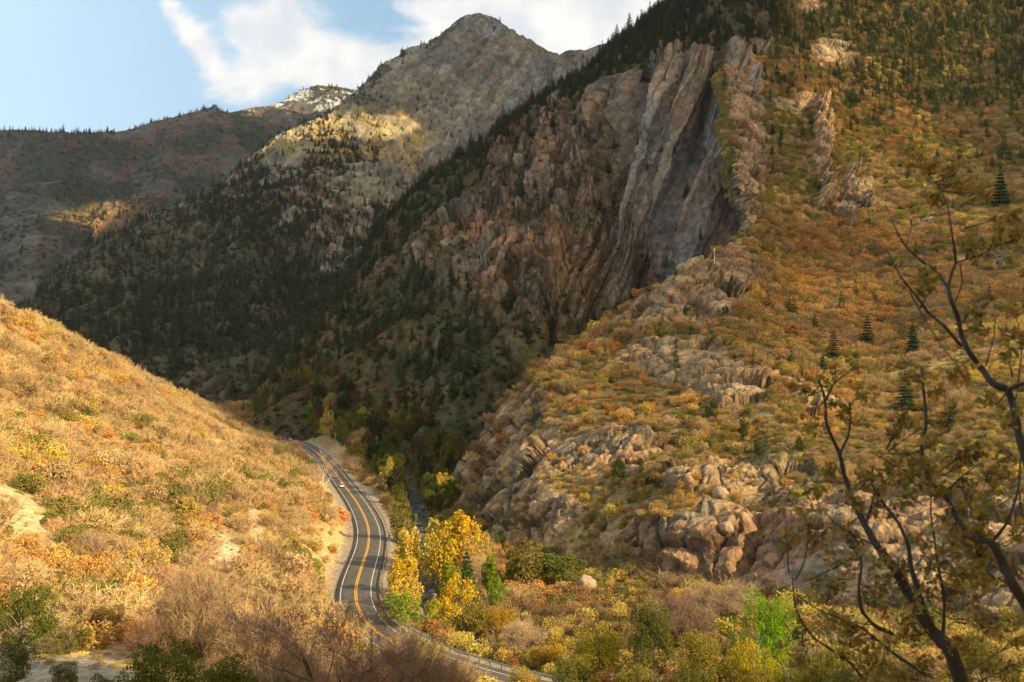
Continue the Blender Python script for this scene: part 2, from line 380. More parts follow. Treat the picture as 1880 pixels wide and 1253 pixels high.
# ---------------- C: shaded canyon wall with slanting slabs
topC = [(410, 760), (445, 725), (480, 698), (520, 655), (560, 615), (600, 580), (650, 530), (700, 425), (740, 385), (800, 320), (850, 288), (900, 252), (950, 222), (1000, 190), (1050, 160), (1100, 125), (1130, 92), (1170, 62), (1200, 35), (1240, 2), (1300, -50), (1460, -120)]
botC = [(410, 850), (600, 890), (700, 950), (800, 1010), (900, 1000), (1000, 900), (1200, 700), (1460, 560)]
ctrlC = [(410, 760, 850), (480, 700, 880), (560, 615, 940), (650, 530, 1000), (700, 425, 1060), (800, 320, 1110), (900, 252, 1170), (1000, 190, 1210), (1130, 90, 1270), (1240, 0, 1290), (1460, -120, 1300),
         (600, 800, 700), (600, 720, 770), (700, 700, 740), (700, 800, 640), (700, 950, 500), (800, 900, 500), (850, 800, 560), (850, 600, 700), (850, 450, 860), (750, 550, 860), (1000, 600, 680), (1000, 450, 820), (1000, 300, 1030),
         (1100, 300, 950), (1200, 560, 740), (1200, 500, 790), (1200, 300, 870), (1200, 130, 950), (1320, 430, 730), (1350, 250, 820), (1340, 130, 900), (1300, 0, 1060), (1460, 560, 640), (900, 1000, 430), (1000, 800, 520), (1200, 700, 640),
         (930, 380, 960), (1060, 500, 760), (1420, 300, 800), (1420, 60, 1020), (800, 1010, 430)]
P, PX, PY = column_layer('C', 410, 1460, 820, 620, topC, botC, ctrlC, back=700)
Pf = P.reshape(-1, 3); px, py = PX.ravel(), PY.ravel()
strC = at(1330, 130, 900) - at(1200, 520, 790)
q = aniso(Pf, strC, 9)
rockC = pmask(px, py, [(560, 640), (700, 500), (760, 430), (800, 390), (880, 340), (900, 280), (1000, 190), (1060, 160), (1080, 230), (1160, 140), (1240, 100), (1460, 100), (1460, 560), (1250, 520), (1100, 590), (950, 680), (890, 640), (860, 560), (800, 480), (720, 470), (600, 600), (500, 700)], 28)
slab = pmask(px, py, [(1180, 120), (1460, 110), (1460, 520), (1200, 545), (1080, 590), (1120, 380)], 30)
d = 26 * (1 - .85 * slab) * fbm(aniso(Pf, strC, 3), 150, 4, .5, 41, True) + rockC * (1 - .6 * slab) * (13 * fbm(aniso(Pf, strC, 14), 30, 5, .66, 42, True) + 5 * fbm(aniso(Pf, strC, 10), 9, 3, .6, 44, True)) + 4 * fbm(Pf, 25, 4, .6, 43)
f1_, k1_, r1_ = facets(Pf + 6 * np.stack([fbm(Pf, 30, 3, .5, 52)] * 3, 1), 26, 4, strC, 2.6, .8, .45, .25); f2_, k2_, r2_ = facets(Pf, 9, 5, strC, 2.2, .8, .5, .3)
d += rockC * (f1_ * (.45 - .40 * slab) + f2_ * (.6 - .45 * slab))
tC = (strC / np.linalg.norm(strC)); sideC = np.cross(tC, np.array([.17, 1, .2])); sideC /= np.linalg.norm(sideC)
uu = Pf @ sideC + 4 * fbm(aniso(Pf, strC, 9), 60, 3, .5, 53)
def saw(x, w_, s_):
    q_ = x / w_; i_ = np.floor(q_).astype(np.int64); rr_ = (_hash(i_, i_ * 0 + 1, i_ * 0 + 2, s_) & np.uint32(1023)).astype(float) / 1023; f_ = q_ - i_; return np.minimum(f_, (1 - f_) * 7) * (.35 + .9 * rr_), rr_, f_
s1, q1, e1 = saw(uu, 24, 3); s2, q2, e2 = saw(uu + 1.6 * fbm(aniso(Pf, strC, 8), 20, 3, .5, 54), 7.5, 4); s3, q3, e3 = saw(uu + .9 * fbm(aniso(Pf, strC, 8), 12, 3, .5, 55), 3.0, 5)
brk = .35 + .65 * sstep(fbm(aniso(Pf, strC, 2.5), 45, 3, .5, 56), -.35, .2)
sl_ = np.maximum(slab, .6 * rockC)
d += rockC * sl_ * brk * (10 * s1 + 10 * s2 + 4.5 * s3)
# vertical gullies between buttresses
for gx, gy, gx2, gy2, wd, dp in ((1200, 130, 1085, 590, 12, 22), (1310, 150, 1225, 530, 18, 20), (1260, 130, 1160, 560, 9, 14), (1010, 330, 930, 650, 12, 10), (905, 400, 850, 600, 16, 10), (1085, 330, 1010, 640, 12, 10)):
    dd = segdist(px, py, [(gx, gy), (gx2, gy2)], False); d -= dp * np.exp(-(dd / wd) ** 2)
d *= (.35 + .65 * sstep(py - interp_line(topC, px), -5, 25))
P = displace(P, d); N = gridnormals(P); Pf = P.reshape(-1, 3); nz = np.abs(N[..., 2]).ravel()
n = fbm(Pf, 90, 5, .6, 45); n2 = fbm(Pf, 14, 4, .7, 46); n3 = fbm(q, 22, 5, .65, 47)
col = rock_colour(Pf, 4, jit(.225, .17, .11), jit(.235, .15, .10), jit(.16, .15, .125), 61)
groove_shade = np.maximum(sstep(e2, .80, .97) * q2, sstep(e3, .7, .95) * q3 * .8) * sl_  # groove edges darkened in the colour, standing in for weak relief shading
col *= (1 + .6 * n3[:, None]) * (1 - .55 * groove_shade)[:, None] * (1 - .4 * np.maximum(k1_, k2_) * (1 - .6 * slab))[:, None] * (.8 + .4 * r1_)[:, None] * (1 + (.55 * (q1 - .5) + .75 * (q2 - .5) + .5 * (q3 - .5)) * sl_)[:, None] * (1.25 - .5 * e2 * sl_)[:, None]
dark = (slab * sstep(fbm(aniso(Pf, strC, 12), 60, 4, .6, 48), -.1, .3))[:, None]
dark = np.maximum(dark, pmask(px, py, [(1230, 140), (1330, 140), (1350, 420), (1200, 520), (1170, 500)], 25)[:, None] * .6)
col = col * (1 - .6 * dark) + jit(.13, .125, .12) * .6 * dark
col *= np.exp((1.0 * (q2 - .5) + 1.1 * (q3 - .5)) * sl_)[:, None] * (1 - .5 * sstep(e2, .72, .9) * sl_)[:, None] * (1 - .4 * sstep(e3, .7, .9) * sl_)[:, None] * 1.1; lum_ = col.mean(1, keepdims=True); col = np.clip(col * np.minimum(1, .23 / lum_) ** .7, .02, .6)  # slab tones vary; dark groove bands put extra shading into the colour
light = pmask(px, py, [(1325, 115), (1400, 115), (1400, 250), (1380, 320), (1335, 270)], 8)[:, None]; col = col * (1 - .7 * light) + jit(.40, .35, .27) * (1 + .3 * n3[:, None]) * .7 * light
veg = np.clip(1 - rockC + rockC * sstep(n2 + .5 * n + 1.3 * (nz - .45) - .5 * slab, .1, .45), 0, 1)[:, None]
vc = jit(.055, .062, .026) + jit(.09, .04, .01) * sstep(n + .5 * n2, .05, .4)[:, None]
vc = vc + (jit(.12, .075, .035) - vc) * (sstep(fbm(Pf, 45, 4, .6, 49), .15, .5) * .6)[:, None]
col = col * (1 - .9 * veg) + vc * .9 * veg
LAYERS['C'] = (P, PX, PY, veg.reshape(P.shape[:2]))
mC = terrain_mat('canyon_wall', 1.6)
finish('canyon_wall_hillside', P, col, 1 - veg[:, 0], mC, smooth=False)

# ---------------- D: sunlit right-hand hillside and its rocky spur
edgeD = [(-70, 1285), (0, 1300), (60, 1315), (120, 1322), (200, 1328), (290, 1342), (380, 1372), (430, 1368), (465, 1318), (500, 1255), (540, 1188), (570, 1142), (600, 1100), (655, 1002), (690, 962), (730, 935), (775, 905), (820, 870), (860, 848), (920, 832), (960, 845), (990, 868), (1060, 880), (1200, 880)]
nr, nc = 860, 860
py1 = np.linspace(1200, -70, nr); xl = interp_line(edgeD, py1); xr = np.full(nr, 2060.0)
u = np.linspace(0, 1, nc); PX = xl[:, None] + (xr - xl)[:, None] * u; PY = np.repeat(py1[:, None], nc, 1)
ctrlD = [(880, 1060, 300), (840, 1200, 262), (868, 990, 345), (832, 920, 395), (848, 860, 440), (905, 775, 465), (962, 690, 480), (1100, 600, 520), (1190, 540, 522), (1318, 465, 560), (1368, 430, 575), (1372, 380, 610), (1342, 290, 690), (1328, 200, 770), (1322, 120, 880), (1300, 0, 1050), (1285, -70, 1140),
         (1000, 1010, 300), (930, 900, 360), (1000, 900, 325), (1000, 800, 378), (1080, 720, 412), (1100, 850, 335), (1100, 960, 290), (1150, 900, 300), (1180, 790, 352), (1100, 1060, 262), (1200, 700, 408), (1250, 620, 460), (1300, 540, 505), (1300, 740, 365), (1300, 830, 310), (1230, 800, 340), (1250, 860, 295),
         (1200, 960, 268), (1300, 920, 268), (1380, 960, 252), (1300, 1080, 232), (1200, 1060, 246), (1400, 1080, 222), (1500, 1080, 208), (1500, 960, 232), (1420, 905, 268), (1420, 842, 286), (1400, 820, 308), (1420, 760, 340), (1380, 690, 390),
         (1500, 820, 305), (1500, 740, 365), (1500, 900, 258), (1700, 1080, 186), (1700, 960, 212), (1700, 880, 245), (1900, 1080, 172), (1900, 900, 215), (1900, 800, 270), (1700, 800, 310), (1600, 650, 450), (1600, 550, 545), (1600, 450, 635), (1450, 550, 530), (1450, 450, 610), (1750, 650, 420), (1750, 550, 510),
         (1550, 380, 690), (1500, 300, 745), (1500, 200, 860), (1550, 100, 960), (1700, 300, 770), (1700, 150, 960), (1880, 50, 1120), (1880, 300, 760), (1880, 500, 545), (2060, 500, 520), (2060, 200, 850), (2060, 700, 350), (2060, 900, 205), (1700, 0, 1120), (2060, -70, 1250), (1500, -70, 1160),
         (1400, 1200, 200), (1700, 1200, 168), (2060, 1200, 150), (1100, 1200, 232)]
C_ = np.array(ctrlD, float)
Y = np.exp(tps(C_[:, :2] / 300, np.log(C_[:, 2]), 2e-4)(np.stack([PX.ravel(), PY.ravel()], 1) / 300)).reshape(PX.shape)
P = at(PX, PY, Y)
nb = 26; s = (np.arange(nb, 0, -1) / nb) ** 1.4 * 150          # the spur's hidden far side
E = P[:, 0]; dh = E[:, :2] / np.linalg.norm(E[:, :2], axis=1, keepdims=True); rt = np.stack([dh[:, 1], -dh[:, 0]], 1)
B = np.stack([E[:, None, 0] + (dh[:, None, 0] + .05 * rt[:, None, 0]) * s, E[:, None, 1] + (dh[:, None, 1] + .05 * rt[:, None, 1]) * s, E[:, None, 2] - .75 * s * (s / (s + 14))], -1)
P = np.concatenate([B, P], 1); PX = np.concatenate([np.repeat(PX[:, :1], nb, 1) - 1, PX], 1); PY = np.concatenate([np.repeat(PY[:, :1], nb, 1), PY], 1)
Pf = P.reshape(-1, 3); px, py = PX.ravel(), PY.ravel()
rockpolys = [
    ([(1190, 545), (1290, 470), (1345, 450), (1392, 470), (1390, 520), (1350, 580), (1280, 590), (1210, 585), (1110, 605)], 14, 1.0),
    ([(1120, 620), (1200, 612), (1300, 612), (1370, 660), (1430, 690), (1395, 740), (1330, 755), (1270, 720), (1200, 700), (1130, 660)], 12, .95),
    ([(960, 690), (1010, 720), (980, 780), (1060, 790), (1200, 790), (1250, 800), (1230, 850), (1120, 870), (1000, 880), (1080, 940), (1020, 1000), (870, 1010), (820, 930), (840, 850), (900, 770)], 16, .85),
    ([(1210, 880), (1260, 850), (1380, 835), (1450, 825), (1500, 845), (1500, 900), (1430, 920), (1340, 910), (1230, 895)], 7, .8),
    ([(1100, 950), (1200, 975), (1290, 965), (1300, 915), (1400, 925), (1520, 900), (1700, 900), (1920, 930), (2060, 950), (2060, 1150), (1500, 1120), (1380, 1075), (1300, 1070), (1180, 1030), (1090, 1000)], 9, 1.1),
    ([(1322, 110), (1370, 95), (1402, 130), (1400, 230), (1418, 240), (1405, 340), (1385, 420), (1360, 430), (1345, 300)], 9, 1.1),
    ([(1490, 185), (1512, 190), (1520, 260), (1520, 330), (1500, 400), (1490, 330)], 7, 1.2),
    ([(1545, 320), (1562, 318), (1570, 360), (1600, 345), (1602, 405), (1545, 415), (1500, 400), (1500, 360), (1545, 365)], 6, 1.2),
    ([(1440, 700), (1560, 735), (1555, 760), (1480, 755)], 9, 1.0), ([(1795, 455), (1845, 460), (1840, 495), (1800, 490)], 8, 1.0),
    ([(1290, 60), (1340, 40), (1400, 50), (1390, 100), (1320, 110)], 14, .6), ([(1470, 90), (1540, 60), (1590, 90), (1560, 125), (1490, 120)], 12, .7),
    ([(1400, 160), (1500, 175), (1500, 210), (1420, 215)], 12, .6), ([(1040, 1075), (1160, 1090), (1170, 1150), (1110, 1150)], 12, .7), ([(1640, 380), (1740, 400), (1740, 440), (1660, 430)], 14, .5), ([(1500, -20), (1530, 0), (1500, 30), (1450, 20)], 10, .7)]
rk = np.zeros(len(px)); n0 = fbm(Pf, 14, 4, .6, 71); n00 = fbm(Pf, 4, 3, .6, 72)
pxn, pyn = px + 14 * n0 + 5 * n00, py + 14 * fbm(Pf, 14, 4, .6, 73)
for poly, soft, st in rockpolys: rk = np.maximum(rk, st * pmask(pxn, pyn, poly, soft))
sc = .35 + .65 * sstep(Pf[:, 1], 250, 600)        # blocks are finer close by
strD = jit(.25, .1, 1.0)
d = 9 * fbm(Pf, 90, 4, .5, 74) * sstep(Pf[:, 1], 300, 700) + 2.2 * fbm(Pf, 22, 4, .55, 75)
wv = np.stack([n0, n00, n0], 1)
f1, f2, cid = voro(aniso(Pf + 3.5 * wv, jit(.6, .3, -.2), 2.2), 13, 8); g1, g2, cid2 = voro(aniso(Pf + 1.2 * wv, jit(.6, .3, -.2), 1.5), 4.5, 9)
m1 = sstep(fbm(Pf, 20, 3, .5, 91), -.3, .3)
dirD = jit(.6, .35, -.25)
fa, ka, ra = facets(Pf + 4 * wv, 19, 8, dirD, 1.4, .30, .34, .12); fb, kb, rb = facets(Pf + 1.6 * wv, 6.5, 9, dirD, 1.5, .34, .26, .16); fc_, kc, rc_ = facets(Pf, 1.9, 15, None, 1, .5, .4, .3)
blk = fa + fb * (.5 + .6 * m1) + fc_ * .6 * m1
ga, ka2, ra2 = facets(Pf + 3 * wv, 22, 10, jit(.15, .35, 1), 1.5, .22, .16, .08); gb, kb2, rb2 = facets(Pf + wv, 5.5, 12, jit(.15, .2, 1), 1.9, .30, .18, .13)
blk2 = ga * .8 + gb * (.35 + .45 * m1) + .8 * fbm(aniso(Pf, jit(.1, .2, 1), 2.5), 4, 4, .6, 76, True)
ledge = pmask(px, py, rockpolys[4][0], 10)
d += rk * np.where(ledge > .5, blk2 * .9, blk)
tall = np.maximum(.3 * pmask(pxn, pyn, rockpolys[5][0], 9), np.maximum(pmask(pxn, pyn, rockpolys[6][0], 6), pmask(pxn, pyn, rockpolys[7][0], 5)))
d += tall * (9 + 5 * fbm(aniso(Pf, jit(0, 0, 1), 3), 14, 3, .6, 78, True))
d -= 5 * np.exp(-(segdist(pxn, pyn, [(1210, 897), (1330, 918), (1430, 928), (1500, 915), (1600, 925)], False) / 4.5) ** 2)      # the dark undercut below the ledge
d -= 4 * np.exp(-(segdist(pxn, pyn, [(1392, 985), (1362, 1035), (1345, 1085)], False) / 7) ** 2)
d += 3.5 * pmask(pxn, pyn, [(1300, 930), (1385, 960), (1350, 1060), (1290, 1060), (1180, 1010), (1170, 970)], 8)
P = displace(P, d); N = gridnormals(P); Pf = P.reshape(-1, 3); nz = np.abs(N[..., 2]).ravel()
n = fbm(Pf, 60, 4, .6, 79); n2 = fbm(Pf, 10, 4, .65, 80)
col = rock_colour(Pf, 1.3, jit(.37, .26, .145), jit(.33, .205, .12), jit(.23, .195, .14), 81)
kk = np.where(ledge > .5, np.maximum(ka2, .7 * kb2), np.maximum(ka, .7 * kb)); rr3 = np.where(ledge > .5, ra2, rb)
col = col * (1 - .45 * kk)[:, None] * (.78 + .44 * rr3)[:, None]
rkm = sstep(rk + .25 * n2, .3, .6) * np.maximum(sstep(1.15 - nz, .1, .35), sstep(rk + .3 * n2, .75, .95) * .9)
veg = (1 - rkm)[:, None]
gr = jit(.36, .27, .11); br = jit(.22, .15, .08); ol = jit(.14, .13, .05)
vc = br + (gr - br) * sstep(n + n2, -.2, .3)[:, None]; vc = vc + (ol - vc) * sstep(-n, -.05, .3)[:, None] * .6
up = sstep(420 - py, 0, 150)[:, None]; vc = vc * (1 - up) + up * (jit(.13, .12, .05) + jit(.14, .07, .0) * sstep(n2, -.1, .3)[:, None])
col = col * (1 - veg) + vc * veg
LAYERS['D'] = (P, PX, PY, veg.reshape(P.shape[:2]))
ROCKD = rkm.reshape(P.shape[:2])
mD = terrain_mat('hillside_rock', .55)
finish('right_hillside', P, col, rkm, mD, smooth=False)

# ---------------- E: valley floor, left hillside, foreground slope (a height field)
ROADPX = [(470, 797), (505, 801), (545, 811), (575, 826), (600, 850), (612.5, 865), (623.7, 880.5), (636, 897), (657, 926), (672, 956), (677.5, 979), (676, 1005), (668, 1030), (658, 1060), (652, 1085), (653, 1105), (660, 1128), (680, 1155), (715, 1180), (770, 1205), (850, 1235), (960, 1265), (1120, 1300)]
def roadz(Y): return -50 + np.maximum(0, Y - 420) * .014
def ray_to_z(px, py, zf, Y0=300.0):
    Yv = Y0
    for _ in range(60):
        z = zf(Yv); Yn = z / at(px, py, 1.0)[2]; Yv = .5 * Yv + .5 * Yn
    return at(px, py, Yv)
road = np.array([ray_to_z(a, b, roadz) for a, b in ROADPX])
def resample(L, step):
    """Catmull-Rom through the points, even spacing"""
    L = np.asarray(L, float); A = np.r_[[2 * L[0] - L[1]], L, [2 * L[-1] - L[-2]]]; out = []
    for i in range(1, len(A) - 2):
        t = np.linspace(0, 1, 14, endpoint=False)[:, None]; p0, p1, p2, p3 = A[i - 1:i + 3]
        out.append(.5 * (2 * p1 + (p2 - p0) * t + (2 * p0 - 5 * p1 + 4 * p2 - p3) * t ** 2 + (3 * p1 - p0 - 3 * p2 + p3) * t ** 3))
    out = np.vstack(out + [A[-2:-1]]); s = np.r_[0, np.cumsum(np.linalg.norm(np.diff(out, axis=0), axis=1))]
    for _ in range(2):
        q = np.arange(0, s[-1], step); out = np.stack([np.interp(q, s, out[:, k]) for k in range(out.shape[1])], 1)
        if _ == 0:
            w_ = 9; pad = np.r_[np.repeat(out[:1], w_, 0), out, np.repeat(out[-1:], w_, 0)]
            out = np.stack([np.convolve(pad[:, k], np.ones(2 * w_ + 1) / (2 * w_ + 1), 'valid') for k in range(out.shape[1])], 1)
            s = np.r_[0, np.cumsum(np.linalg.norm(np.diff(out, axis=0), axis=1))]
    return out
ROAD = resample(road, 1.5)
def creekz(Y): return -54.0 + np.maximum(0, Y - 420) * .014
creek = np.array([ray_to_z(a, b, creekz) for a, b in [(745, 868), (757, 905), (768, 945), (775, 985), (776, 1030), (775, 1075), (777, 1105), (792, 1135), (830, 1163), (885, 1185), (960, 1200), (1080, 1215)]])
CREEK = resample(creek, 1.5)
def dist_poly(X, Yv, L):
    d = np.full(X.shape, 1e9); zz = np.zeros(X.shape); side = np.zeros(X.shape)
    for i in range(0, len(L) - 1):
        x1, y1, z1 = L[i]; x2, y2, z2 = L[i + 1]; ex, ey = x2 - x1, y2 - y1
        t = np.clip(((X - x1) * ex + (Yv - y1) * ey) / (ex * ex + ey * ey), 0, 1); qx, qy = X - x1 - t * ex, Yv - y1 - t * ey
        dd = np.hypot(qx, qy); m = dd < d
        d = np.where(m, dd, d); zz = np.where(m, z1 + t * (z2 - z1), zz); side = np.where(m, np.sign(ex * qy - ey * qx), side)
    return d, zz, side
LEFTPX = [(0, 560, 400), (100, 610, 475), (200, 655, 565), (270, 690, 635), (330, 720, 700), (385, 742, 780), (0, 900, 188), (200, 900, 238), (400, 900, 285), (200, 750, 400), (400, 800, 481), (0, 650, 352), (500, 900, 319), (500, 1050, 220), (300, 1050, 188), (100, 1100, 140), (100, 1253, 90), (0, 800, 250), (0, 1000, 150), (-150, 700, 290), (-150, 900, 160), (-150, 1100, 110),
          (300, 850, 320), (1000, 1180, 200), (1300, 1200, 175), (1600, 1200, 140), (1100, 1100, 232), (1880, 1253, 105), (900, 1080, 255), (740, 900, 440), (800, 850, 540), (650, 780, 690), (300, 1200, 106), (480, 1230, 100), (150, 1170, 112), (560, 1000, 262), (590, 930, 325)]
for a, b, y in [(0, 560, 400), (50, 583, 438), (100, 610, 475), (150, 634, 520), (200, 655, 565), (270, 690, 635), (330, 720, 700), (385, 742, 780)]: LEFTPX += [(a, b + 26, y * 1.10), (a, b + 70, y * 1.28)] + ([(a, b + 24, y * .86)] if a > 120 else [])
LEFTPX += [(420, 742, 850), (450, 744, 845), (478, 758, 835), (430, 775, 800), (440, 760, 960), (50, 583, 438), (150, 634, 520), (100, 720, 368)]
pts = [tuple(at(a, b + (6 if y > 380 and b < 745 else 0), y)) for a, b, y in LEFTPX]
pts += [(-270, 1010, -35), (-230, 900, -35), (-350, 1280, -32), (-200, 1280, -33), (-60, 1280, -33), (-170, 1000, -36), (-330, 560, -5), (-420, 800, -25), (-330, 820, -28), (-300, 1000, -32), (-250, 1150, -30), (-500, 1200, -30), (-600, 700, 10), (-400, 400, 40), (-200, 250, 22), (-300, 150, 60), (0, 4, -3), (4, 10, -5.2), (0, 30, -11), (0, 60, -20), (-18, 88, -29), (0, 95, -32), (-38, 88, -27.5), (15, 90, -36), (20, 50, -20), (60, 100, -38), (-40, 50, -17), (-60, 60, -17), (-40, 20, -6),
        (-90, 20, 12), (40, 20, -12), (60, 60, -28), (100, 120, -42), (-60, 100, -29), (0, -10, 3), (60, -10, 0), (-60, -10, 14), (-140, 100, 10), (100, 1000, -35), (0, 900, -37), (-150, 1100, -33), (200, 500, -46), (100, 700, -42), (40, 300, -52), (120, 200, -48), (200, 150, -45), (-10, 400, -50), (0, 550, -47)]
pts += [tuple(p) for p in road[::2]] + [tuple(p + np.array([0, 0, .6])) for p in creek[::3]]
pts = np.array(pts)
def warp(x, y): return np.stack([2.2 * x / (np.maximum(y, -20) + 70), 1.3 * np.log(np.maximum(y, -20) + 70)], -1)
evE = tps(warp(pts[:, 0], pts[:, 1]), pts[:, 2], 2e-4)
def ground_base(X, Yv):
    z = evE(warp(X.ravel(), Yv.ravel())).reshape(X.shape)
    P_ = np.stack([X, Yv, z], -1).reshape(-1, 3)
    z = z + (.012 * np.clip(Yv, 20, 400) * .5 * fbm(P_, 38, 4, .5, 101).reshape(X.shape)) + .5 * fbm(P_, 7, 3, .5, 102).reshape(X.shape)
    return z
gy = np.exp(np.linspace(math.log(30), math.log(1300), 760)) - 36; ratio = np.linspace(-.80, .72, 900)
X = (gy[None, :] + 22) * ratio[:, None]; Yg = np.repeat(gy[None], 900, 0)
Z = ground_base(X, Yg)
rd, rz, rs = dist_poly(X, Yg, ROAD[::3]); cd, cz, cs = dist_poly(X, Yg, CREEK[::3])
turn = pmask(*proj(np.stack([X, Yg, np.full_like(X, -49.9)], -1)), [(650, 895), (668, 890), (690, 900), (700, 925), (700, 945), (684, 925)], 3)
near = 1 - sstep(rd, 6.2 + 5 * turn, 14 + 5 * turn); Z = Z * (1 - near) + (rz - .22) * near
tc_ = 1 - sstep(cd, 2.6, 8); tc_ = tc_ * sstep(rd, 7, 10); Z = Z * (1 - tc_) + (cz - 1.1) * tc_
bank = pmask(*proj(np.stack([X, Yg, Z], -1)), [(375, 1000), (440, 1000), (480, 1060), (470, 1090), (400, 1060)], 10)
P = np.stack([X, Yg, Z], -1); Pf = P.reshape(-1, 3); px, py = proj(Pf)
n = fbm(Pf, 26, 4, .6, 103); n2 = fbm(Pf, 3.5, 4, .65, 104)
col = jit(.30, .20, .10) + jit(.22, .16, .06) * sstep(n + .6 * n2, -.3, .4)[:, None]
grass = sstep(n2 - n, .0, .4)[:, None]; col = col * (1 - .5 * grass) + jit(.42, .30, .10) * .5 * grass
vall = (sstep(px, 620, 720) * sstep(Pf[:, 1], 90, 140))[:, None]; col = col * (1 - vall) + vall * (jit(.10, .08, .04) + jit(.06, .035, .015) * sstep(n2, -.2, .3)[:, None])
for poly, sf, cc_ in (([(-40, 880), (30, 885), (100, 950), (60, 1010), (80, 1060), (-40, 960)], 14, (.62, .47, .27)), ([(370, 985), (450, 990), (482, 1045), (470, 1080), (400, 1060)], 12, (.66, .52, .36)), ([(452, 930), (475, 925), (480, 1000), (456, 1010)], 6, (.5, .38, .24)), ([(350, 822), (400, 808), (470, 815), (450, 830), (390, 850), (360, 835)], 8, (.58, .50, .36)), ([(420, 640), (500, 760), (200, 700)], 8, (.3, .25, .2)), ([(200, 655), (260, 660), (250, 690), (210, 690)], 6, (.5, .36, .12)), ([(570, 880), (605, 890), (640, 960), (620, 1060), (600, 1110), (560, 1110), (590, 1010), (600, 960)], 8, (.52, .38, .2)), ([(-40, 1150), (150, 1160), (260, 1253), (-40, 1253)], 20, (.40, .34, .26))):
    if poly[0] == (420, 640): continue
    mk = pmask(px + 10 * n2, py + 10 * n, poly, sf)[:, None]; col = col * (1 - mk) + jit(*cc_) * (1 + .3 * n2[:, None]) * mk
sh = (1 - sstep(rd.ravel() + 1.2 * n2, 6.5, 9.5))[:, None]; sh = np.maximum(sh, (turn.ravel() * (rd.ravel() < 20))[:, None]); col = col * (1 - sh) + jit(.36, .30, .22) * (1 + .15 * n2[:, None]) * sh
cb = (1 - sstep(cd.ravel() + n2, 3, 6))[:, None]; col = col * (1 - cb) + jit(.16, .14, .12) * (1 + .4 * n2[:, None]) * cb
LAYERS['E'] = (P, px.reshape(X.shape), py.reshape(X.shape), np.ones(X.shape)); RD_E, CD_E = rd, cd
mE = terrain_mat('valley_ground', .3, bump=.6)
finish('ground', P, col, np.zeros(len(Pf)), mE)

# ---------------- hill behind and beside the viewpoint, out of frame: it shades the near slope
t = np.linspace(30, 420, 130); qv = np.linspace(-320, 150, 150); TT, QQ = np.meshgrid(t, qv, indexing='ij')
sa, ca = math.sin(SUN_A), math.cos(SUN_A)
X = TT * sa + QQ * ca; Yg = -TT * ca + QQ * sa
H = -40 + 215 * sstep(TT, 40, 250) * (1 - .9 * sstep(QQ + .12 * (TT - 200), 42, 108))
P = np.stack([X, Yg, H], -1); Pf = P.reshape(-1, 3); P[..., 2] += (9 * fbm(Pf, 45, 5, .6, 111)).reshape(H.shape)
n = fbm(Pf, 20, 4, .6, 112)[:, None]
finish('hillside_beside_viewpoint', P, jit(.2, .15, .08) + jit(.1, .06, .02) * sstep(n, -.2, .3), np.zeros(len(Pf)), mE)
# ---------------- unseen cloud sheet added towards the sun, cut to shade chosen parts
HC = 1750.0; CS = 28.0
samp, want, wgt = [], [], []
def addshade(key, fn, st=3):
    P, PX, PY, vg = LAYERS[key]; Q = P[::st, ::st].reshape(-1, 3); a, b_ = PX[::st, ::st].ravel(), PY[::st, ::st].ravel()
    k = (HC - Q[:, 2]) / SUN[2]; samp.append((Q + SUN * k[:, None])[:, :2]); w_ = fn(Q, a, b_); want.append(w_); wgt.append(np.full(len(Q), 5.0 if key == 'C' else 1.0))
addshade('A', lambda Q, a, b_: 1 - np.maximum(pmask(a, b_, [(180, 400), (255, 395), (265, 425), (180, 475), (100, 465), (80, 435)], 14), pmask(a, b_, [(440, 195), (510, 195), (500, 225), (450, 225)], 8)))
addshade('B', lambda Q, a, b_: 1 - np.maximum(pmask(a, b_, [(520, 240), (590, 205), (660, 212), (740, 215), (790, 262), (745, 318), (640, 302), (560, 300), (480, 300)], 8), pmask(a, b_, [(425, 312), (455, 305), (380, 372), (350, 390)], 8)))
addshade('C', lambda Q, a, b_: np.ones(len(Q)))
addshade('D', lambda Q, a, b_: np.maximum.reduce([(Q[:, 2] > 120) * sstep(fbm(Q, 160, 3, .6, 120), -.25, .05) * (1 - pmask(a, b_, [(1700, 50), (1900, 70), (1900, 150), (1720, 120)], 20)) * sstep(330 - b_, 0, 60), pmask(a, b_, [(1600, 260), (1900, 240), (1900, 440), (1700, 440)], 40), pmask(a, b_, [(1400, 110), (1480, 110), (1480, 330), (1410, 400)], 20) * .6]))
addshade('D', lambda Q, a, b_: pmask(a, b_, [(820, 800), (940, 715), (1050, 740), (1120, 800), (1190, 870), (1170, 950), (1100, 985), (980, 1000), (860, 1030)], 14) * 2, 2)
addshade('E', lambda Q, a, b_: ((Q[:, 1] > 430) & (a > 610) | (Q[:, 1] > 800)) * 1.0)
samp = np.vstack(samp); want = np.concatenate(want); wgt = np.concatenate(wgt); x0, y0 = samp.min(0) - 3 * CS; x1, y1 = samp.max(0) + 3 * CS
nx, ny = int((x1 - x0) / CS) + 1, int((y1 - y0) / CS) + 1; num = np.zeros((nx, ny)); den = np.zeros((nx, ny))
ii, jj = ((samp[:, 0] - x0) / CS).astype(int), ((samp[:, 1] - y0) / CS).astype(int); np.add.at(num, (ii, jj), want * wgt); np.add.at(den, (ii, jj), wgt)
for _ in range(6):
    hole = den == 0; nn_ = num.copy(); dn = den.copy()
    for dx, dy in ((1, 0), (-1, 0), (0, 1), (0, -1)): nn_ += np.roll(num, (dx, dy), (0, 1)); dn += np.roll(den, (dx, dy), (0, 1))
    num = np.where(hole & (dn > 0), nn_ / np.maximum(dn, 1), num); den = np.where(hole & (dn > 0), 1, den)
dens = np.where(den > 0, num / np.maximum(den, 1e-6), 0)
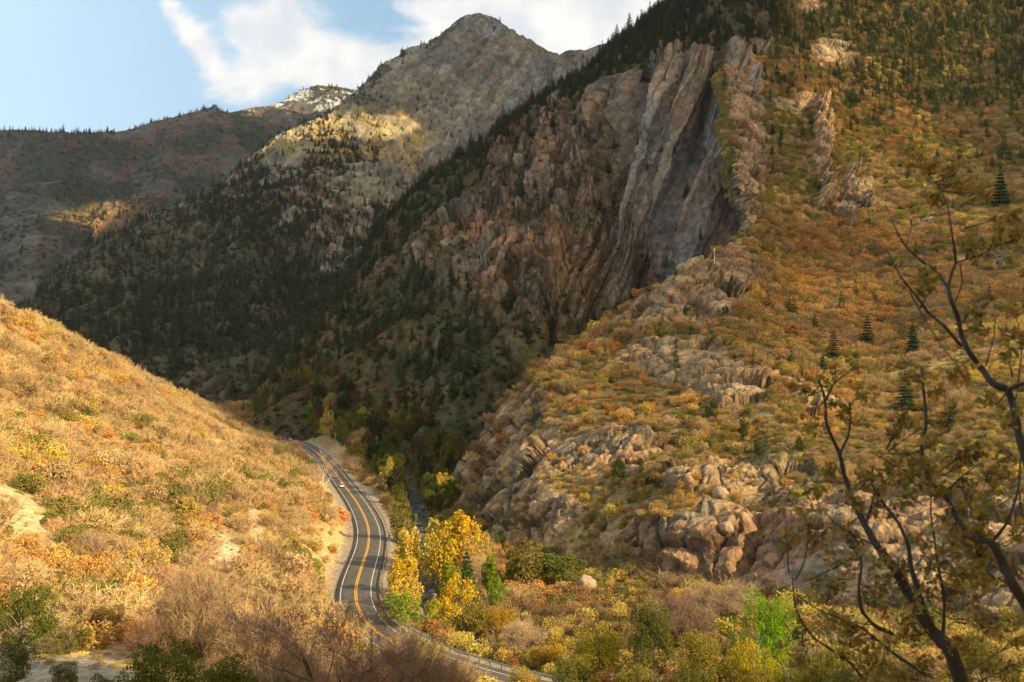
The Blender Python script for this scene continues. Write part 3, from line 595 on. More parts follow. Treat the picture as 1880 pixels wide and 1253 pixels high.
cfx, cfy = proj(np.stack(np.meshgrid(x0 + CS * (np.arange(nx) + .5), y0 + CS * (np.arange(ny) + .5), indexing='ij') + [np.full((nx, ny), HC)], -1))
yy_ = y0 + CS * (np.arange(ny) + .5); dens = np.where((cfx > -350) & (cfx < 2150) & (cfy > -50) & (yy_[None] > 0), 0, dens)
dens[:2] = 0; dens[-2:] = 0; dens[:, :2] = 0; dens[:, -2:] = 0
gx_, gy_ = np.meshgrid(x0 + CS * (np.arange(nx) + .5), y0 + CS * (np.arange(ny) + .5), indexing='ij')
cp_ = np.stack([gx_, gy_, 0 * gx_], -1).reshape(-1, 3); th = (25 + 130 * (fbm(cp_, 420, 5, .6, 131).reshape(nx, ny) * .5 + .5)) * sstep(dens, .3, 1.0)
top_ = np.stack([gx_, gy_, HC + th], -1).reshape(-1, 3); bot_ = np.stack([gx_, gy_, HC - th * .15], -1).reshape(-1, 3)
fc = gridfaces(nx, ny); on = (dens.ravel() > .45)[fc].all(1); fc = fc[on]
mc, g = new_mat('shade_cloud'); dd_ = g.n('ShaderNodeBsdfDiffuse', {0: (.8, .8, .82, 1)}); tt_ = g.n('ShaderNodeBsdfTransparent', {0: (1, 1, 1, 1)}); mx_ = g.n('ShaderNodeMixShader', {0: .15, 1: dd_.outputs[0], 2: tt_.outputs[0]}); g.n('ShaderNodeOutputMaterial', {0: mx_.outputs[0]})
co = mesh('shade_clouds', np.vstack([top_, bot_]), np.vstack([fc, fc[:, ::-1] + nx * ny]), mc, smooth=True); tag(co, 'unseen cloud sheet added to shade the peak and canyon wall', kind='stuff')
print('terrain', round(time.time() - T0, 1))
# ================================================================== PLANTS
PE = LAYERS['E'][0]
_gy = PE[0, :, 1]; _rt = np.linspace(-.80, .72, 900)
def groundz(x, y):
    x = np.atleast_1d(np.asarray(x, float)); y = np.atleast_1d(np.asarray(y, float))
    j = np.interp(y, _gy, np.arange(len(_gy))); i = np.interp(x / (y + 22), _rt, np.arange(900))
    j0 = np.clip(j.astype(int), 0, len(_gy) - 2); i0 = np.clip(i.astype(int), 0, 898); fj, fi = j - j0, i - i0; Zg = PE[..., 2]
    return (Zg[i0, j0] * (1 - fi) * (1 - fj) + Zg[i0 + 1, j0] * fi * (1 - fj) + Zg[i0, j0 + 1] * (1 - fi) * fj + Zg[i0 + 1, j0 + 1] * fi * fj)
# coarse depth buffer of the ground, to know which plants can be seen
BW = 5.0; ZB = np.full((400, 270), 1e9)
for k_, (P, PX, PY, _) in LAYERS.items():
    a, b = proj(P.reshape(-1, 3)); yv = P[..., 1].ravel(); i = ((a + 50) / BW).astype(int); j = ((b + 50) / BW).astype(int)
    m = (yv > 5) & (i >= 0) & (i < 400) & (j >= 0) & (j < 270); np.minimum.at(ZB, (i[m], j[m]), yv[m])
def visible(P, h=0.0, tol=1.04):
    a, b = proj(P + np.array([0, 0, 1.0]) * np.asarray(h)[..., None] * .7)
    i = np.clip(((a + 50) / BW).astype(int), 0, 399); j = np.clip(((b + 50) / BW).astype(int), 0, 269)
    return (P[:, 1] < ZB[i, j] * tol + 4) & (a > -60) & (a < 1940) & (b > -60) & (b < 1330)

M_BARK = plain_mat('bark', (.13, .10, .075), .9, noise=.4, ns=9)
M_DARKBARK = plain_mat('dark_bark', (.055, .045, .038), .9, noise=.4, ns=20)
M_GREYBARK = plain_mat('grey_bark', (.26, .22, .18), .9, noise=.4, ns=9)
M_LEAF = leaf_mat('autumn_leaves', .25, .45, hue=.06)
M_TWIG = leaf_mat('bare_twigs', .0, .45, hue=.03)
M_NEEDLE = leaf_mat('conifer_needles', .1, .45, hue=.04)

def unit(n, r):
    v = r.normal(size=(n, 3)); return v / np.linalg.norm(v, axis=1, keepdims=True)
def tris(cent, size, r, flat=0.0, quad=False):
    n = len(cent); a = unit(n, r); b = np.cross(a, unit(n, r)); b /= np.linalg.norm(b, axis=1, keepdims=True) + 1e-9
    if flat: a[:, 2] *= (1 - flat); b[:, 2] *= (1 - flat)
    s = (size * r.uniform(.6, 1.3, n))[:, None]
    if quad:
        V = np.stack([cent - a * s * .9, cent - b * s * .45, cent + a * s * .9, cent + b * s * .45], 1).reshape(-1, 3); return V, np.arange(4 * n).reshape(-1, 4)
    V = np.stack([cent - a * s * .6 - b * s * .4, cent + a * s * .7, cent - a * s * .1 + b * s * .7], 1).reshape(-1, 3)
    return V, np.arange(3 * n).reshape(-1, 3)
def lumps(n, r, flatten=.8, spread=.62, rad=(.3, .5), zc=.6):
    c = unit(n, r) * r.uniform(.25, spread, n)[:, None]; c[:, 2] = zc + c[:, 2] * flatten; return c, r.uniform(*rad, n)
def leaf_cloud(seed, n, size, nl=9, zc=.62, flatten=.75, rad=(.30, .50), spread=.62, quad=False, asp=None):
    """leaves on the skins of several lumps: uneven outline, gaps, hollow places"""
    r = np.random.default_rng(seed); c, R = lumps(nl, r, flatten, spread, rad, zc)
    k = r.integers(0, nl, n); d = unit(n, r); rr = R[k] * r.uniform(.55, 1.06, n) ** .6
    p = c[k] + d * rr[:, None]; p[:, 2] = np.where(p[:, 2] < .06, .06 + r.uniform(0, .2, n), p[:, 2])
    if asp: p = p * np.array(asp)
    hole = vnoise(p * 4.2, seed) > -.42
    return tris(p[hole], size, r, quad=quad)
def slivers(p0, p1, w, r):
    d = p1 - p0; s = np.cross(d, unit(len(d), r)); s /= np.linalg.norm(s, axis=1, keepdims=True) + 1e-9; s = s * (w if np.isscalar(w) else w[:, None])
    V = np.stack([p0 - s, p0 + s, p1], 1).reshape(-1, 3); return V, np.arange(3 * len(d)).reshape(-1, 3)
def join(*parts):
    V, Fs, o = [], [], 0
    for v, f in parts: V.append(v); Fs.append(f + o); o += len(v)
    return np.vstack(V), Fs
def bare_dome(seed, ns=34, nt=26, w=.012):
    """leafless multi-stemmed brush: stems fanning from the ground, fine twigs on their outer half"""
    r = np.random.default_rng(seed); d = unit(ns, r); d[:, 2] = np.abs(d[:, 2]) * 1.1 + .35; d /= np.linalg.norm(d, axis=1, keepdims=True)
    L = r.uniform(.75, 1.1, ns); base = np.c_[r.normal(0, .12, (ns, 2)), np.zeros(ns)]; tip = base + d * L[:, None] * np.array([1, 1, 1.05]); mid = base + d * L[:, None] * .5 + r.normal(0, .05, (ns, 3))
    parts = [slivers(base, mid + (tip - mid) * .3, w * 1.6, r), slivers(mid, tip, w, r)]
    k = np.repeat(np.arange(ns), nt); t = r.uniform(.25, 1, len(k))[:, None]; p = mid[k] + (tip[k] - mid[k]) * t
    dd = d[k] + r.normal(0, .55, (len(k), 3)); dd /= np.linalg.norm(dd, axis=1, keepdims=True); ln = r.uniform(.12, .34, len(k))[:, None]
    q = p + dd * ln; parts.append(slivers(p, q, w * .9, r))
    d2 = dd + r.normal(0, .7, dd.shape); p2 = p + dd * ln * r.uniform(.3, .8, ln.shape); parts.append(slivers(p2, p2 + d2 * ln * .45, w * .8, r))
    return join(*parts)
def conifer(seed, n=420, wide=.17, size=.045, bare=.06):
    """crown of drooping sprays on a cone, unit height"""
    r = np.random.default_rng(seed); t = r.uniform(0, 1, n) ** .75; z = 1 - t * (1 - bare); lay = np.round(z * 13) / 13; z = z * .55 + lay * .45
    a = r.uniform(0, 2 * math.pi, n); lob = 1 + .22 * np.sin(a * 3 + seed) + .2 * np.sin(z * 40 + a * 2); R = wide * (t ** .85) * lob * r.uniform(.35, 1.05, n) + .006
    c = np.stack([np.cos(a) * R, np.sin(a) * R, z], 1); out = np.stack([np.cos(a), np.sin(a), -.45 + 0 * a], 1); side = np.stack([-np.sin(a), np.cos(a), 0 * a], 1)
    s = (size * r.uniform(.6, 1.25, n) * (.4 + .8 * t))[:, None]
    V = np.stack([c - out * s, c + side * s * .6 - out * s * .1, c + out * s * 1.3, c - side * s * .6 - out * s * .1], 1).reshape(-1, 3)
    V += r.normal(0, size * .12, V.shape); return V, np.arange(4 * n).reshape(-1, 4)
def tube(pts, rad, sides=5):
    pts = np.asarray(pts, float); n = len(pts); V = []; 
    for i in range(n):
        d = pts[min(i + 1, n - 1)] - pts[max(i - 1, 0)]; d = d / (np.linalg.norm(d) + 1e-9); u = np.cross(d, [.3, .9, .2]); u /= np.linalg.norm(u) + 1e-9; v = np.cross(d, u)
        a = np.arange(sides) * 2 * math.pi / sides; V.append(pts[i] + rad[i] * (np.cos(a)[:, None] * u + np.sin(a)[:, None] * v))
    Fs = []
    for i in range(n - 1):
        for k in range(sides): Fs.append([i * sides + k, i * sides + (k + 1) % sides, (i + 1) * sides + (k + 1) % sides, (i + 1) * sides + k])
    return np.vstack(V), np.array(Fs)
def trunk_limbs(seed, h=.55, r0=.035, nb=7, reach=.45):
    r = np.random.default_rng(seed); parts = [tube([(0, 0, -.12), (.01, .01, h * .5), (.0, .03, h), (.02, .0, h * 1.5)], [r0, r0 * .8, r0 * .6, r0 * .2])]
    for _ in range(nb):
        z = r.uniform(.35, 1.1) * h; a = r.uniform(0, 6.28); L = reach * r.uniform(.6, 1.1)
        parts.append(tube([(0, 0, z), (math.cos(a) * L * .5, math.sin(a) * L * .5, z + L * .45), (math.cos(a) * L, math.sin(a) * L, z + L * .8)], [r0 * .4, r0 * .25, r0 * .08], 4))
    return join(*parts)

# ---- mesh data of the prototypes (linked to real plants standing in the scene further down)
def data(name, VF, mat):
    o = mesh(name, VF[0], VF[1], mat, link=False); me = o.data; bpy.data.objects.remove(o); return me
D_LEAFY = [data('leafy_shrub', leaf_cloud(100 + i, 1500, .085, 8, .42, .55, (.32, .5), .6), M_LEAF) for i in range(4)]
D_BARE = [data('bare_shrub', bare_dome(200 + i), M_TWIG) for i in range(4)]
D_CONE = [data('conifer', conifer(300 + i, wide=.15 + .03 * i), M_NEEDLE) for i in range(4)]
D_CROWN = [data('crown', leaf_cloud(400 + i, 3200, .05, 15, .62, 1.0, (.16, .3), .58), M_LEAF) for i in range(4)]
D_TALLCROWN = [data('crown', leaf_cloud(420 + i, 4200, .05, 17, .62, 1.0, (.15, .27), .6, asp=(.55, .55, 1.15)), M_LEAF) for i in range(3)]
D_BIGCONE = [data('crown', conifer(440 + i, 1500, .17, .035), M_NEEDLE) for i in range(2)]
D_TRUNK = [data('trunk', trunk_limbs(460 + i), M_GREYBARK) for i in range(3)]
D_CTRUNK = data('trunk', tube([(0, 0, -.05), (0, 0, .5), (0, 0, .97)], [.016, .01, .002]), M_BARK)
USED = {}

def layer_scatter(key, n, wfun, seed, iy=(0, None)):
    P, PX, PY, veg = LAYERS[key]; r = np.random.default_rng(seed)
    A = P[1:, :-1] - P[:-1, :-1]; Bv = P[:-1, 1:] - P[:-1, :-1]; ar = np.linalg.norm(np.cross(A, Bv), axis=-1)
    w_ = ar * wfun(P[:-1, :-1], PX[:-1, :-1], PY[:-1, :-1], veg[:-1, :-1]); w_[~np.isfinite(w_)] = 0
    w_ = w_.ravel(); w_ = np.maximum(w_, 0); idx = r.choice(len(w_), n, p=w_ / w_.sum()); nv = P.shape[1] - 1; i, j = idx // nv, idx % nv
    a, b = r.uniform(0, 1, n)[:, None], r.uniform(0, 1, n)[:, None]
    return P[i, j] * (1 - a) * (1 - b) + P[i + 1, j] * a * (1 - b) + P[i, j + 1] * (1 - a) * b + P[i + 1, j + 1] * a * b

def ell(px, py, L):
    v = np.zeros(np.shape(px))
    for x, y, a, b, k in L: v = np.maximum(v, k * np.exp(-(((px - x) / a) ** 2 + ((py - y) / b) ** 2)))
    return v
PAL = dict(tan=(.56, .415, .225), pink=(.42, .30, .18), orange=(.60, .35, .11), gold=(.62, .49, .11), rust=(.44, .215, .06), green=(.17, .20, .035), olive=(.25, .225, .05), dark=(.06, .08, .03), yellow=(.60, .46, .04), lime=(.27, .32, .035), grey=(.30, .26, .20), brown=(.20, .13, .07))
def choose(r, probs):
    """probs: dict name -> array; returns names index array"""
    K = list(probs); W = np.stack([(np.maximum(probs[k], 0) + 1e-6) * np.exp(3.6 * fbm(S, 26, 3, .55, 900 + 31 * q_)) for q_, k in enumerate(K)], 1); W /= W.sum(1, keepdims=True); c = W.cumsum(1); u = r.uniform(size=(len(W), 1)); return K, (u > c).sum(1).clip(0, len(K) - 1)

# ---- shrubs of the left hillside, valley foot and the right hillside
def wE(P, px, py, veg):
    rd, cd = RD_E[:-1, :-1], CD_E[:-1, :-1]; rd = np.where((P[..., 1] > 330) & (px < 640), rd - 4.5, rd)
    bare = ell(px, py, [(20, 935, 70, 40, 1), (30, 985, 40, 40, 1), (430, 1030, 45, 38, 1), (466, 965, 14, 45, 1), (410, 820, 55, 10, 1), (535, 812, 75, 13, 1), (500, 800, 50, 10, 1), (235, 680, 25, 12, .8), (600, 1000, 28, 70, .8), (590, 905, 22, 22, .6), (100, 1200, 130, 40, .5), (60, 950, 50, 50, .6)])
    ok = (P[..., 1] > 105) & (P[..., 1] < 1100) & (rd > 9) & (cd > 5)
    hid = ((P[..., 0] > -30) & (P[..., 1] < 140)) * .5
    fr = (px > -70) & (px < 1950) & (py < 1330)
    return ok * fr * (1 - bare * 1.15).clip(0, 1) * (1 - hid) * (300 / np.maximum(P[..., 1], 120)) ** .7 * (1 + 1.6 * ((px > 800) & (py > 1000)))
def wD(P, px, py, veg):
    return (veg > .5) * (P[..., 1] < 1150) * (px < 1950) * (.6 + .4 * sstep(px, 1150, 1400)) * (400 / np.maximum(P[..., 1], 200)) ** .6
sA = layer_scatter('E', 27000, wE, 1); sB = layer_scatter('D', 32000, wD, 2)
lay = np.r_[np.zeros(len(sA)), np.ones(len(sB))]; S = np.vstack([sA, sB]); r = np.random.default_rng(8)
S = S + 0; N_ = len(S); px, py = proj(S); hN = vnoise(S / 17.0, 5); hM = vnoise(S / 45.0, 6); hF = vnoise(S / 7.0, 7)
left = (lay == 0) & (px < 660); valley = (lay == 0) & ~left; right = lay == 1
eg = ell(px, py, [(130, 970, 75, 38, 6), (30, 905, 45, 14, 5), (25, 820, 38, 16, 4), (150, 765, 36, 16, 4), (485, 900, 50, 20, 4), (565, 885, 50, 22, 5), (185, 1085, 22, 34, 5), (540, 1040, 36, 40, 3), (60, 1110, 90, 50, 3), (300, 960, 20, 60, 2), (400, 870, 14, 10, 2), (300, 790, 30, 14, 2), (420, 840, 24, 12, 2), (240, 770, 20, 10, 2), (500, 770, 40, 14, 2.5)])
eo = ell(px, py, [(60, 600, 110, 40, 2.5), (200, 670, 100, 22, 2.5), (340, 728, 60, 14, 3), (60, 880, 130, 40, 2), (120, 1030, 120, 50, 2), (30, 1050, 80, 50, 2), (230, 890, 90, 30, 1)])
ep = ell(px, py, [(60, 700, 140, 50, 2.2), (250, 740, 150, 40, 2), (430, 760, 80, 40, 2), (560, 830, 60, 20, 1.5)])
one = np.ones(N_)
K, ci = choose(r, dict(
    tan=left * (3.6 + 1.2 * hN) + right * (.5 + .35 * sstep(py, 600, 720) * 2.2) + valley * .3,
    pink=left * (.35 + ep) + right * .3 + valley * .35,
    orange=left * (.45 + eo - .8 * hN) + right * (.35 + 2.8 * np.exp(-((py - 520) / 95.0) ** 2) + .5 * hM) + valley * .35,
    gold=left * (.2 + .35 * eo) + right * (.2 + .8 * sstep(px, 1600, 1800) * sstep(py, 450, 560)) + valley * (1.0 * sstep(py, 1000, 1080)),
    rust=left * .02 + right * (.12 + .7 * sstep(hM, .2, .6) + .25 * sstep(430 - py, 0, 200)) + valley * .25,
    green=left * (.10 + eg + .5 * sstep(hN, .35, .6)) + right * (.35 + 1.2 * sstep(430 - py, 0, 120) + .7 * sstep(-hM, .1, .5)) + valley * .6,
    olive=left * (.12 + .5 * eg) + right * (.5 + .9 * sstep(430 - py, 0, 120)) + valley * .9,
    brown=left * .1 + right * (.3 + .6 * sstep(430 - py, 0, 200)) + valley * .3))
tint = np.array([PAL[k] for k in K])[ci] * np.exp(r.normal(0, .14, (N_, 1))) * np.exp(r.normal(0, .05, (N_, 3)))
mute = np.where(right, .32, .22)[:, None]; tint = tint * (1 - mute) + np.where(right[:, None], np.array([[.40, .27, .10]]), np.array([[.54, .39, .19]])) * mute; tint = tint * np.where(right, 1.12, 1.0)[:, None]
isbare = np.isin(ci, [K.index('tan'), K.index('pink'), K.index('brown')]); isbare &= r.uniform(size=N_) < .85
size = 1.35 * np.exp(r.normal(.62, .33, N_)) * (.75 + .25 * left + .0) * (.85 + .35 * sstep(S[:, 1], 250, 600))            # radius, metres
size = size * np.where(right & (hM > .0), 1.6, 1.15) * np.where(right & (S[:, 1] < 420), .62, 1.0)
size = np.where(left, size * (.95 + .5 * sstep(hN, -.3, .4)), size); size = np.where(left & (S[:, 1] < 330), size * .92, size); size = size.clip(.8, 5.5)
pick = np.where(isbare, 4, 0) + r.integers(0, 4, N_)
vis = visible(S, size)
S, tint, size, pick, lay, px, py, ci = [q[vis] for q in (S, tint, size, pick, lay, px, py, ci)]
order = np.argsort(-size / S[:, 1] * (1 + .3 * r.uniform(size=len(S)))); rest = order[300:]
SH = dict(P=S, tint=tint, size=size, pick=pick)
WORD = {'tan': ('tan', 'leafless'), 'pink': ('pinkish brown', 'leafless'), 'orange': ('orange', 'leafy'), 'gold': ('golden', 'leafy'), 'rust': ('rust red', 'leafy'), 'green': ('green', 'leafy'), 'olive': ('olive', 'leafy'), 'brown': ('brown', 'leafless')}
def where(x, y, Y):
    if x < 700:
        if y < 760: return 'high on the left slope under its skyline'
        if x < 160: return 'on the left slope at the picture edge' if y < 1040 else 'in the shaded lower left corner'
        if x < 330: return 'in the middle of the left slope' if y < 1000 else 'low on the left slope above the big bare bush'
        if x < 480: return 'beside the pale dirt bank left of the road' if y > 930 else 'above the dirt track on the left slope'
        return 'on the road cutting just left of the asphalt' if y > 900 else 'on the slope left of the parked line of cars'.replace('parked line of', 'oncoming')
    if x < 1000: return 'among the brush beside the creek' if y > 950 else 'on the shaded valley floor right of the road'
    if y > 1080: return 'in the brush below the rock cliff' if x < 1400 else 'behind the near oak at the lower right'
    if y > 880: return 'on the shelves of the rock cliff'
    if y > 700: return 'between the outcrops of the rocky spur' if x < 1450 else 'on the bright slope behind the near oak'
    return 'on the crest of the rocky spur' if x < 1380 else 'on the orange hillside above the spur'
def third(v, lo, hi, names): return names[int(np.clip((v - lo) / (hi - lo) * len(names), 0, len(names) - 1))]
nshown = {}
for q in order[:300]:
    k = K[ci[q]]; cw, st = WORD[k]; bare = pick[q] >= 4
    if not bare and st == 'leafless': st = 'sparse'
    if bare: st = 'leafless'
    me = (D_BARE if bare else D_LEAFY)[pick[q] % 4]
    o = bpy.data.objects.new('bare_shrub' if bare else 'leafy_shrub', me); COL.objects.link(o)
    s = size[q]; o.location = S[q] - np.array([0, 0, .08 * s]); o.rotation_euler = (0, 0, r.uniform(0, 6.28)); o.scale = (s, s, s * r.uniform(.8, 1.05))
    bl = S[q]
    tag(o, f"{'large' if s > 2.4 else 'medium' if s > 1.6 else 'small'} {st} {cw} shrub {where(px[q], py[q], S[q][1])}", 'shrub', f"{cw} {st} shrubs {'on the left slope' if px[q] < 700 else 'right of the road'}", tint=tint[q])
    USED.setdefault(me.name, o)

def scatter_object(name, P, tint, size, pick, protos, label, hscale=None, seed=0):
    """stuff too numerous to count: a point cloud on the ground that carries copies of real plants (geometry nodes)"""
    n = len(P); me = bpy.data.meshes.new(name); me.vertices.add(n); me.vertices.foreach_set('co', np.asarray(P, np.float32).ravel())
    rr = np.random.default_rng(seed); rot = np.c_[rr.normal(0, .04, n), rr.normal(0, .04, n), rr.uniform(0, 6.28, n)]
    hs = np.ones(n) if hscale is None else hscale; sc3 = np.stack([size, size, size * hs], 1)
    me.attributes.new('tint', 'FLOAT_COLOR', 'POINT').data.foreach_set('color', np.c_[tint, np.ones(n)].astype(np.float32).ravel())
    me.attributes.new('rot', 'FLOAT_VECTOR', 'POINT').data.foreach_set('vector', rot.astype(np.float32).ravel())
    me.attributes.new('sz', 'FLOAT_VECTOR', 'POINT').data.foreach_set('vector', sc3.astype(np.float32).ravel())
    me.attributes.new('pick', 'INT', 'POINT').data.foreach_set('value', np.asarray(pick, np.int32))
    o = bpy.data.objects.new(name, me); COL.objects.link(o); tag(o, label, kind='stuff')
    ng = bpy.data.node_groups.new(name, 'GeometryNodeTree')
    ng.interface.new_socket('Geometry', in_out='INPUT', socket_type='NodeSocketGeometry'); ng.interface.new_socket('Geometry', in_out='OUTPUT', socket_type='NodeSocketGeometry')
    N, Lk = ng.nodes, ng.links; gi = N.new('NodeGroupInput'); go = N.new('NodeGroupOutput'); jn = N.new('GeometryNodeJoinGeometry')
    def attr(nm, ty):
        a = N.new('GeometryNodeInputNamedAttribute'); a.data_type = ty; a.inputs[0].default_value = nm; return a.outputs[0]
    ap, ar, az = attr('pick', 'INT'), attr('rot', 'FLOAT_VECTOR'), attr('sz', 'FLOAT_VECTOR')
    for k, src in enumerate(protos):
        oi = N.new('GeometryNodeObjectInfo'); oi.inputs['Object'].default_value = src; oi.inputs['As Instance'].default_value = True; oi.transform_space = 'ORIGINAL'
        cmp_ = N.new('FunctionNodeCompare'); cmp_.data_type = 'INT'; cmp_.operation = 'EQUAL'; Lk.new(ap, cmp_.inputs[2]); cmp_.inputs[3].default_value = k
        ip = N.new('GeometryNodeInstanceOnPoints'); Lk.new(gi.outputs[0], ip.inputs['Points']); Lk.new(cmp_.outputs[0], ip.inputs['Selection'])
        Lk.new(oi.outputs['Geometry'], ip.inputs['Instance']); Lk.new(ar, ip.inputs['Rotation']); Lk.new(az, ip.inputs['Scale']); Lk.new(ip.outputs[0], jn.inputs[0])
    Lk.new(jn.outputs[0], go.inputs[0]); md = o.modifiers.new('scatter', 'NODES'); md.node_group = ng
    return o
def protos(Ds):
    out = []
    for me in Ds:
        out.append(USED[me.name])
    return out
PR = protos(D_LEAFY + D_BARE)
sel = rest[S[rest][:, 0] < 0]; mL = np.isin(np.arange(len(S)), rest)
gl = mL & (lay == 0); gr_ = mL & (lay == 1)
scatter_object('brush', S[gl] - np.array([0, 0, .1]), tint[gl], size[gl], pick[gl], PR, 'mixed autumn brush covering the left slope and the valley floor', seed=21)
scatter_object('brush', S[gr_] - np.array([0, 0, .1]), tint[gr_], size[gr_], pick[gr_], PR, 'mixed autumn brush covering the right hillside and spur', seed=22)

# ---- low grass and brush tufts that roughen the ground between the shrubs
def wG(P, px, py, veg):
    rd, cd = RD_E[:-1, :-1], CD_E[:-1, :-1]; return (P[..., 1] > 95) * (P[..., 1] < 700) * (rd > 8.0) * (cd > 4) * (300 / np.maximum(P[..., 1], 90)) ** 1.6
g1_ = layer_scatter('E', 16000, wG, 31); g2_ = layer_scatter('D', 16000, lambda P, px, py, veg: (veg > .4) * (P[..., 1] < 620) * (300 / np.maximum(P[..., 1], 150)) ** 1.6, 32)
G = np.vstack([g1_, g2_]); G = G[visible(G, np.full(len(G), .3))]; gx, gy_ = proj(G)
gc = np.array([PAL['gold'], (.42, .33, .16), PAL['olive'], PAL['tan'], (.36, .30, .12)])[r.integers(0, 5, len(G))] * np.exp(r.normal(0, .2, (len(G), 1)))
scatter_object('grass', G, gc, r.uniform(.3, .85, len(G)), r.integers(4, 8, len(G)), PR, 'dry grass tufts between the shrubs', np.full(len(G), .6), seed=23)

# ---- conifers
def dupc(me, name, loc, h, wid, tint_, **kw):
    o = bpy.data.objects.new(name, me); COL.objects.link(o); o.location = loc; o.scale = (h * wid, h * wid, h); o.rotation_euler = (0, 0, r.uniform(0, 6.28)); return tag(o, tint=tint_, **kw)
def wC(P, px, py, veg):
    t = py - np.interp(px, *np.array(topC).T)
    band = (t < 70) * (px > 640) * 1.5 + (t < 25) * 1.2
    low = ell(px, py, [(640, 640, 120, 110, 1.6), (760, 560, 80, 120, 1.3), (780, 700, 110, 90, 1.5), (890, 720, 70, 60, 2.0), (600, 700, 80, 50, 1.4), (1000, 620, 40, 30, 1.2), (1110, 230, 50, 50, .8), (1000, 250, 80, 40, .9), (1250, 60, 120, 60, 2.2), (1350, 20, 100, 60, 2)])
    return (veg > .25) * (.16 + band + 1.5 * low) + .035
def wD2(P, px, py, veg):
    return (veg > .5) * ((py < 330) * (.1 + ell(px, py, [(1650, 60, 260, 90, 1.6), (1750, 30, 200, 60, 1.5), (1700, 170, 130, 50, 1.2), (1400, 60, 120, 70, 1.3), (1850, 120, 60, 60, 1.3), (1560, 170, 70, 40, .8), (1850, 330, 60, 60, .6)])) + (py > 330) * (py < 700) * .02)
def wB(P, px, py, veg):
    t = py - np.interp(px, *np.array(topB).T); return (veg + .12) * (.12 + 1.6 * ell(px, py, [(500, 420, 130, 90, 1), (380, 600, 200, 90, 1.1), (560, 560, 110, 90, 1), (200, 590, 120, 50, .4), (620, 330, 60, 80, .7), (660, 440, 60, 70, .8), (800, 210, 30, 60, .3)]) + .5 * (t < 12) * (px < 800))
def wA(P, px, py, veg):
    t = py - np.interp(px, *np.array(topA).T); return (veg + .1) * (.5 + ell(px, py, [(180, 440, 70, 40, 3), (60, 500, 80, 60, 1)])) + 5.0 * (t < 6) * (px < 430)
cC = layer_scatter('C', 21000, wC, 41); cD = layer_scatter('D', 3600, wD2, 42); cB = layer_scatter('B', 15000, wB, 43); cA = layer_scatter('A', 5200, wA, 44)
T = np.vstack([cC, cD, cB, cA]); li = np.r_[np.zeros(len(cC)), np.ones(len(cD)), np.full(len(cB), 2), np.full(len(cA), 3)].astype(int)
hh = np.array([11.5, 10.0, 13.0, 19.0])[li] * np.exp(r.normal(0, .28, len(T)))
ct = np.array([(.055, .075, .032), (.085, .11, .03), (.055, .075, .038), (.055, .075, .05)])[li] * np.exp(r.normal(0, .25, (len(T), 1))) * np.exp(r.normal(0, .06, (len(T), 3)))
tx, ty = proj(T); yel = (li == 0) & (ty > 660) & (tx < 660) & (r.uniform(size=len(T)) < .08); ct[yel] = (.22, .20, .04)
v = visible(T, hh, 1.06); T, li, hh, ct, tx, ty = T[v], li[v], hh[v], ct[v], tx[v], ty[v]
od = np.argsort(-hh / T[:, 1]); big = od[:258]; others = od[258:]; cp = r.integers(0, 4, len(T))
def cwhere(l, x, y):
    if l == 0:
        if y < 330: return 'on the skyline of the shaded canyon wall' if x < 1240 else 'on the wooded top above the dark slabs'
        return 'in the forest at the foot of the shaded wall' if y > 640 else 'on the wooded gully side of the shaded wall'
    if l == 1: return 'high on the right hillside near the top edge' if y < 130 else 'on the upper right hillside' if y < 350 else 'on the orange hillside right of the spur'
    return 'on the flank of the central peak' if l == 2 else 'on the far left range'
for q in big:
    me = D_CONE[cp[q]]
    o = dupc(me, 'conifer', T[q] - np.array([0, 0, .3]), hh[q], r.uniform(.85, 1.25), ct[q], label=f"{'tall' if hh[q] > 15 else 'slender' if hh[q] > 12 else 'short'} dark green conifer {cwhere(li[q], tx[q], ty[q])}", cat='tree', group='conifers ' + cwhere(li[q], tx[q], ty[q]))
    USED.setdefault(me.name, o)
PC = protos(D_CONE)
for l, nm in ((0, 'dark conifer forest on the shaded canyon wall'), (1, 'conifers scattered over the upper right hillside'), (2, 'far conifer forest on the slopes of the central peak'), (3, 'distant conifer forest on the far left range')):
    m = others[li[others] == l]; scatter_object('forest', T[m] - np.array([0, 0, .3]), ct[m], hh[m], cp[m], PC, nm, seed=50 + l)
# far scrub: low brush that covers the big slopes beyond the brush we can tell apart
def scrub(key, n, wf, seed, s0, cols, label):
    P_ = layer_scatter(key, n, wf, seed); P_ = P_[visible(P_, np.full(len(P_), 2.), 1.06)]; rr = np.random.default_rng(seed)
    nz_ = vnoise(P_ / 60, seed); ii = np.clip(((nz_ + 1) / 2 * len(cols) + rr.normal(0, .8, len(P_))).astype(int), 0, len(cols) - 1)
    scatter_object('brush', P_, np.array(cols)[ii] * np.exp(rr.normal(0, .2, (len(P_), 1))), s0 * np.exp(rr.normal(0, .3, len(P_))), rr.integers(0, 4, len(P_)), PR, label, np.full(len(P_), .8), seed=seed)
scrub('C', 24000, lambda P, px, py, veg: (veg > .35) * 1.0, 61, 2.0, [(.05, .06, .025), (.09, .09, .03), (.13, .09, .04), (.19, .11, .05), (.20, .09, .03)], 'low brush on the ledges of the shaded canyon wall')
scrub('B', 14000, lambda P, px, py, veg: veg * (py > 250) * (px < 760), 62, 3.4, [(.06, .07, .03), (.10, .10, .04), (.15, .12, .06), (.19, .13, .07)], 'scrub on the slopes of the central peak')
scrub('A', 8000, lambda P, px, py, veg: .4 + veg, 63, 6.0, [(.07, .08, .045), (.11, .09, .05), (.16, .09, .05), (.26, .10, .05)], 'scrub on the far left range')

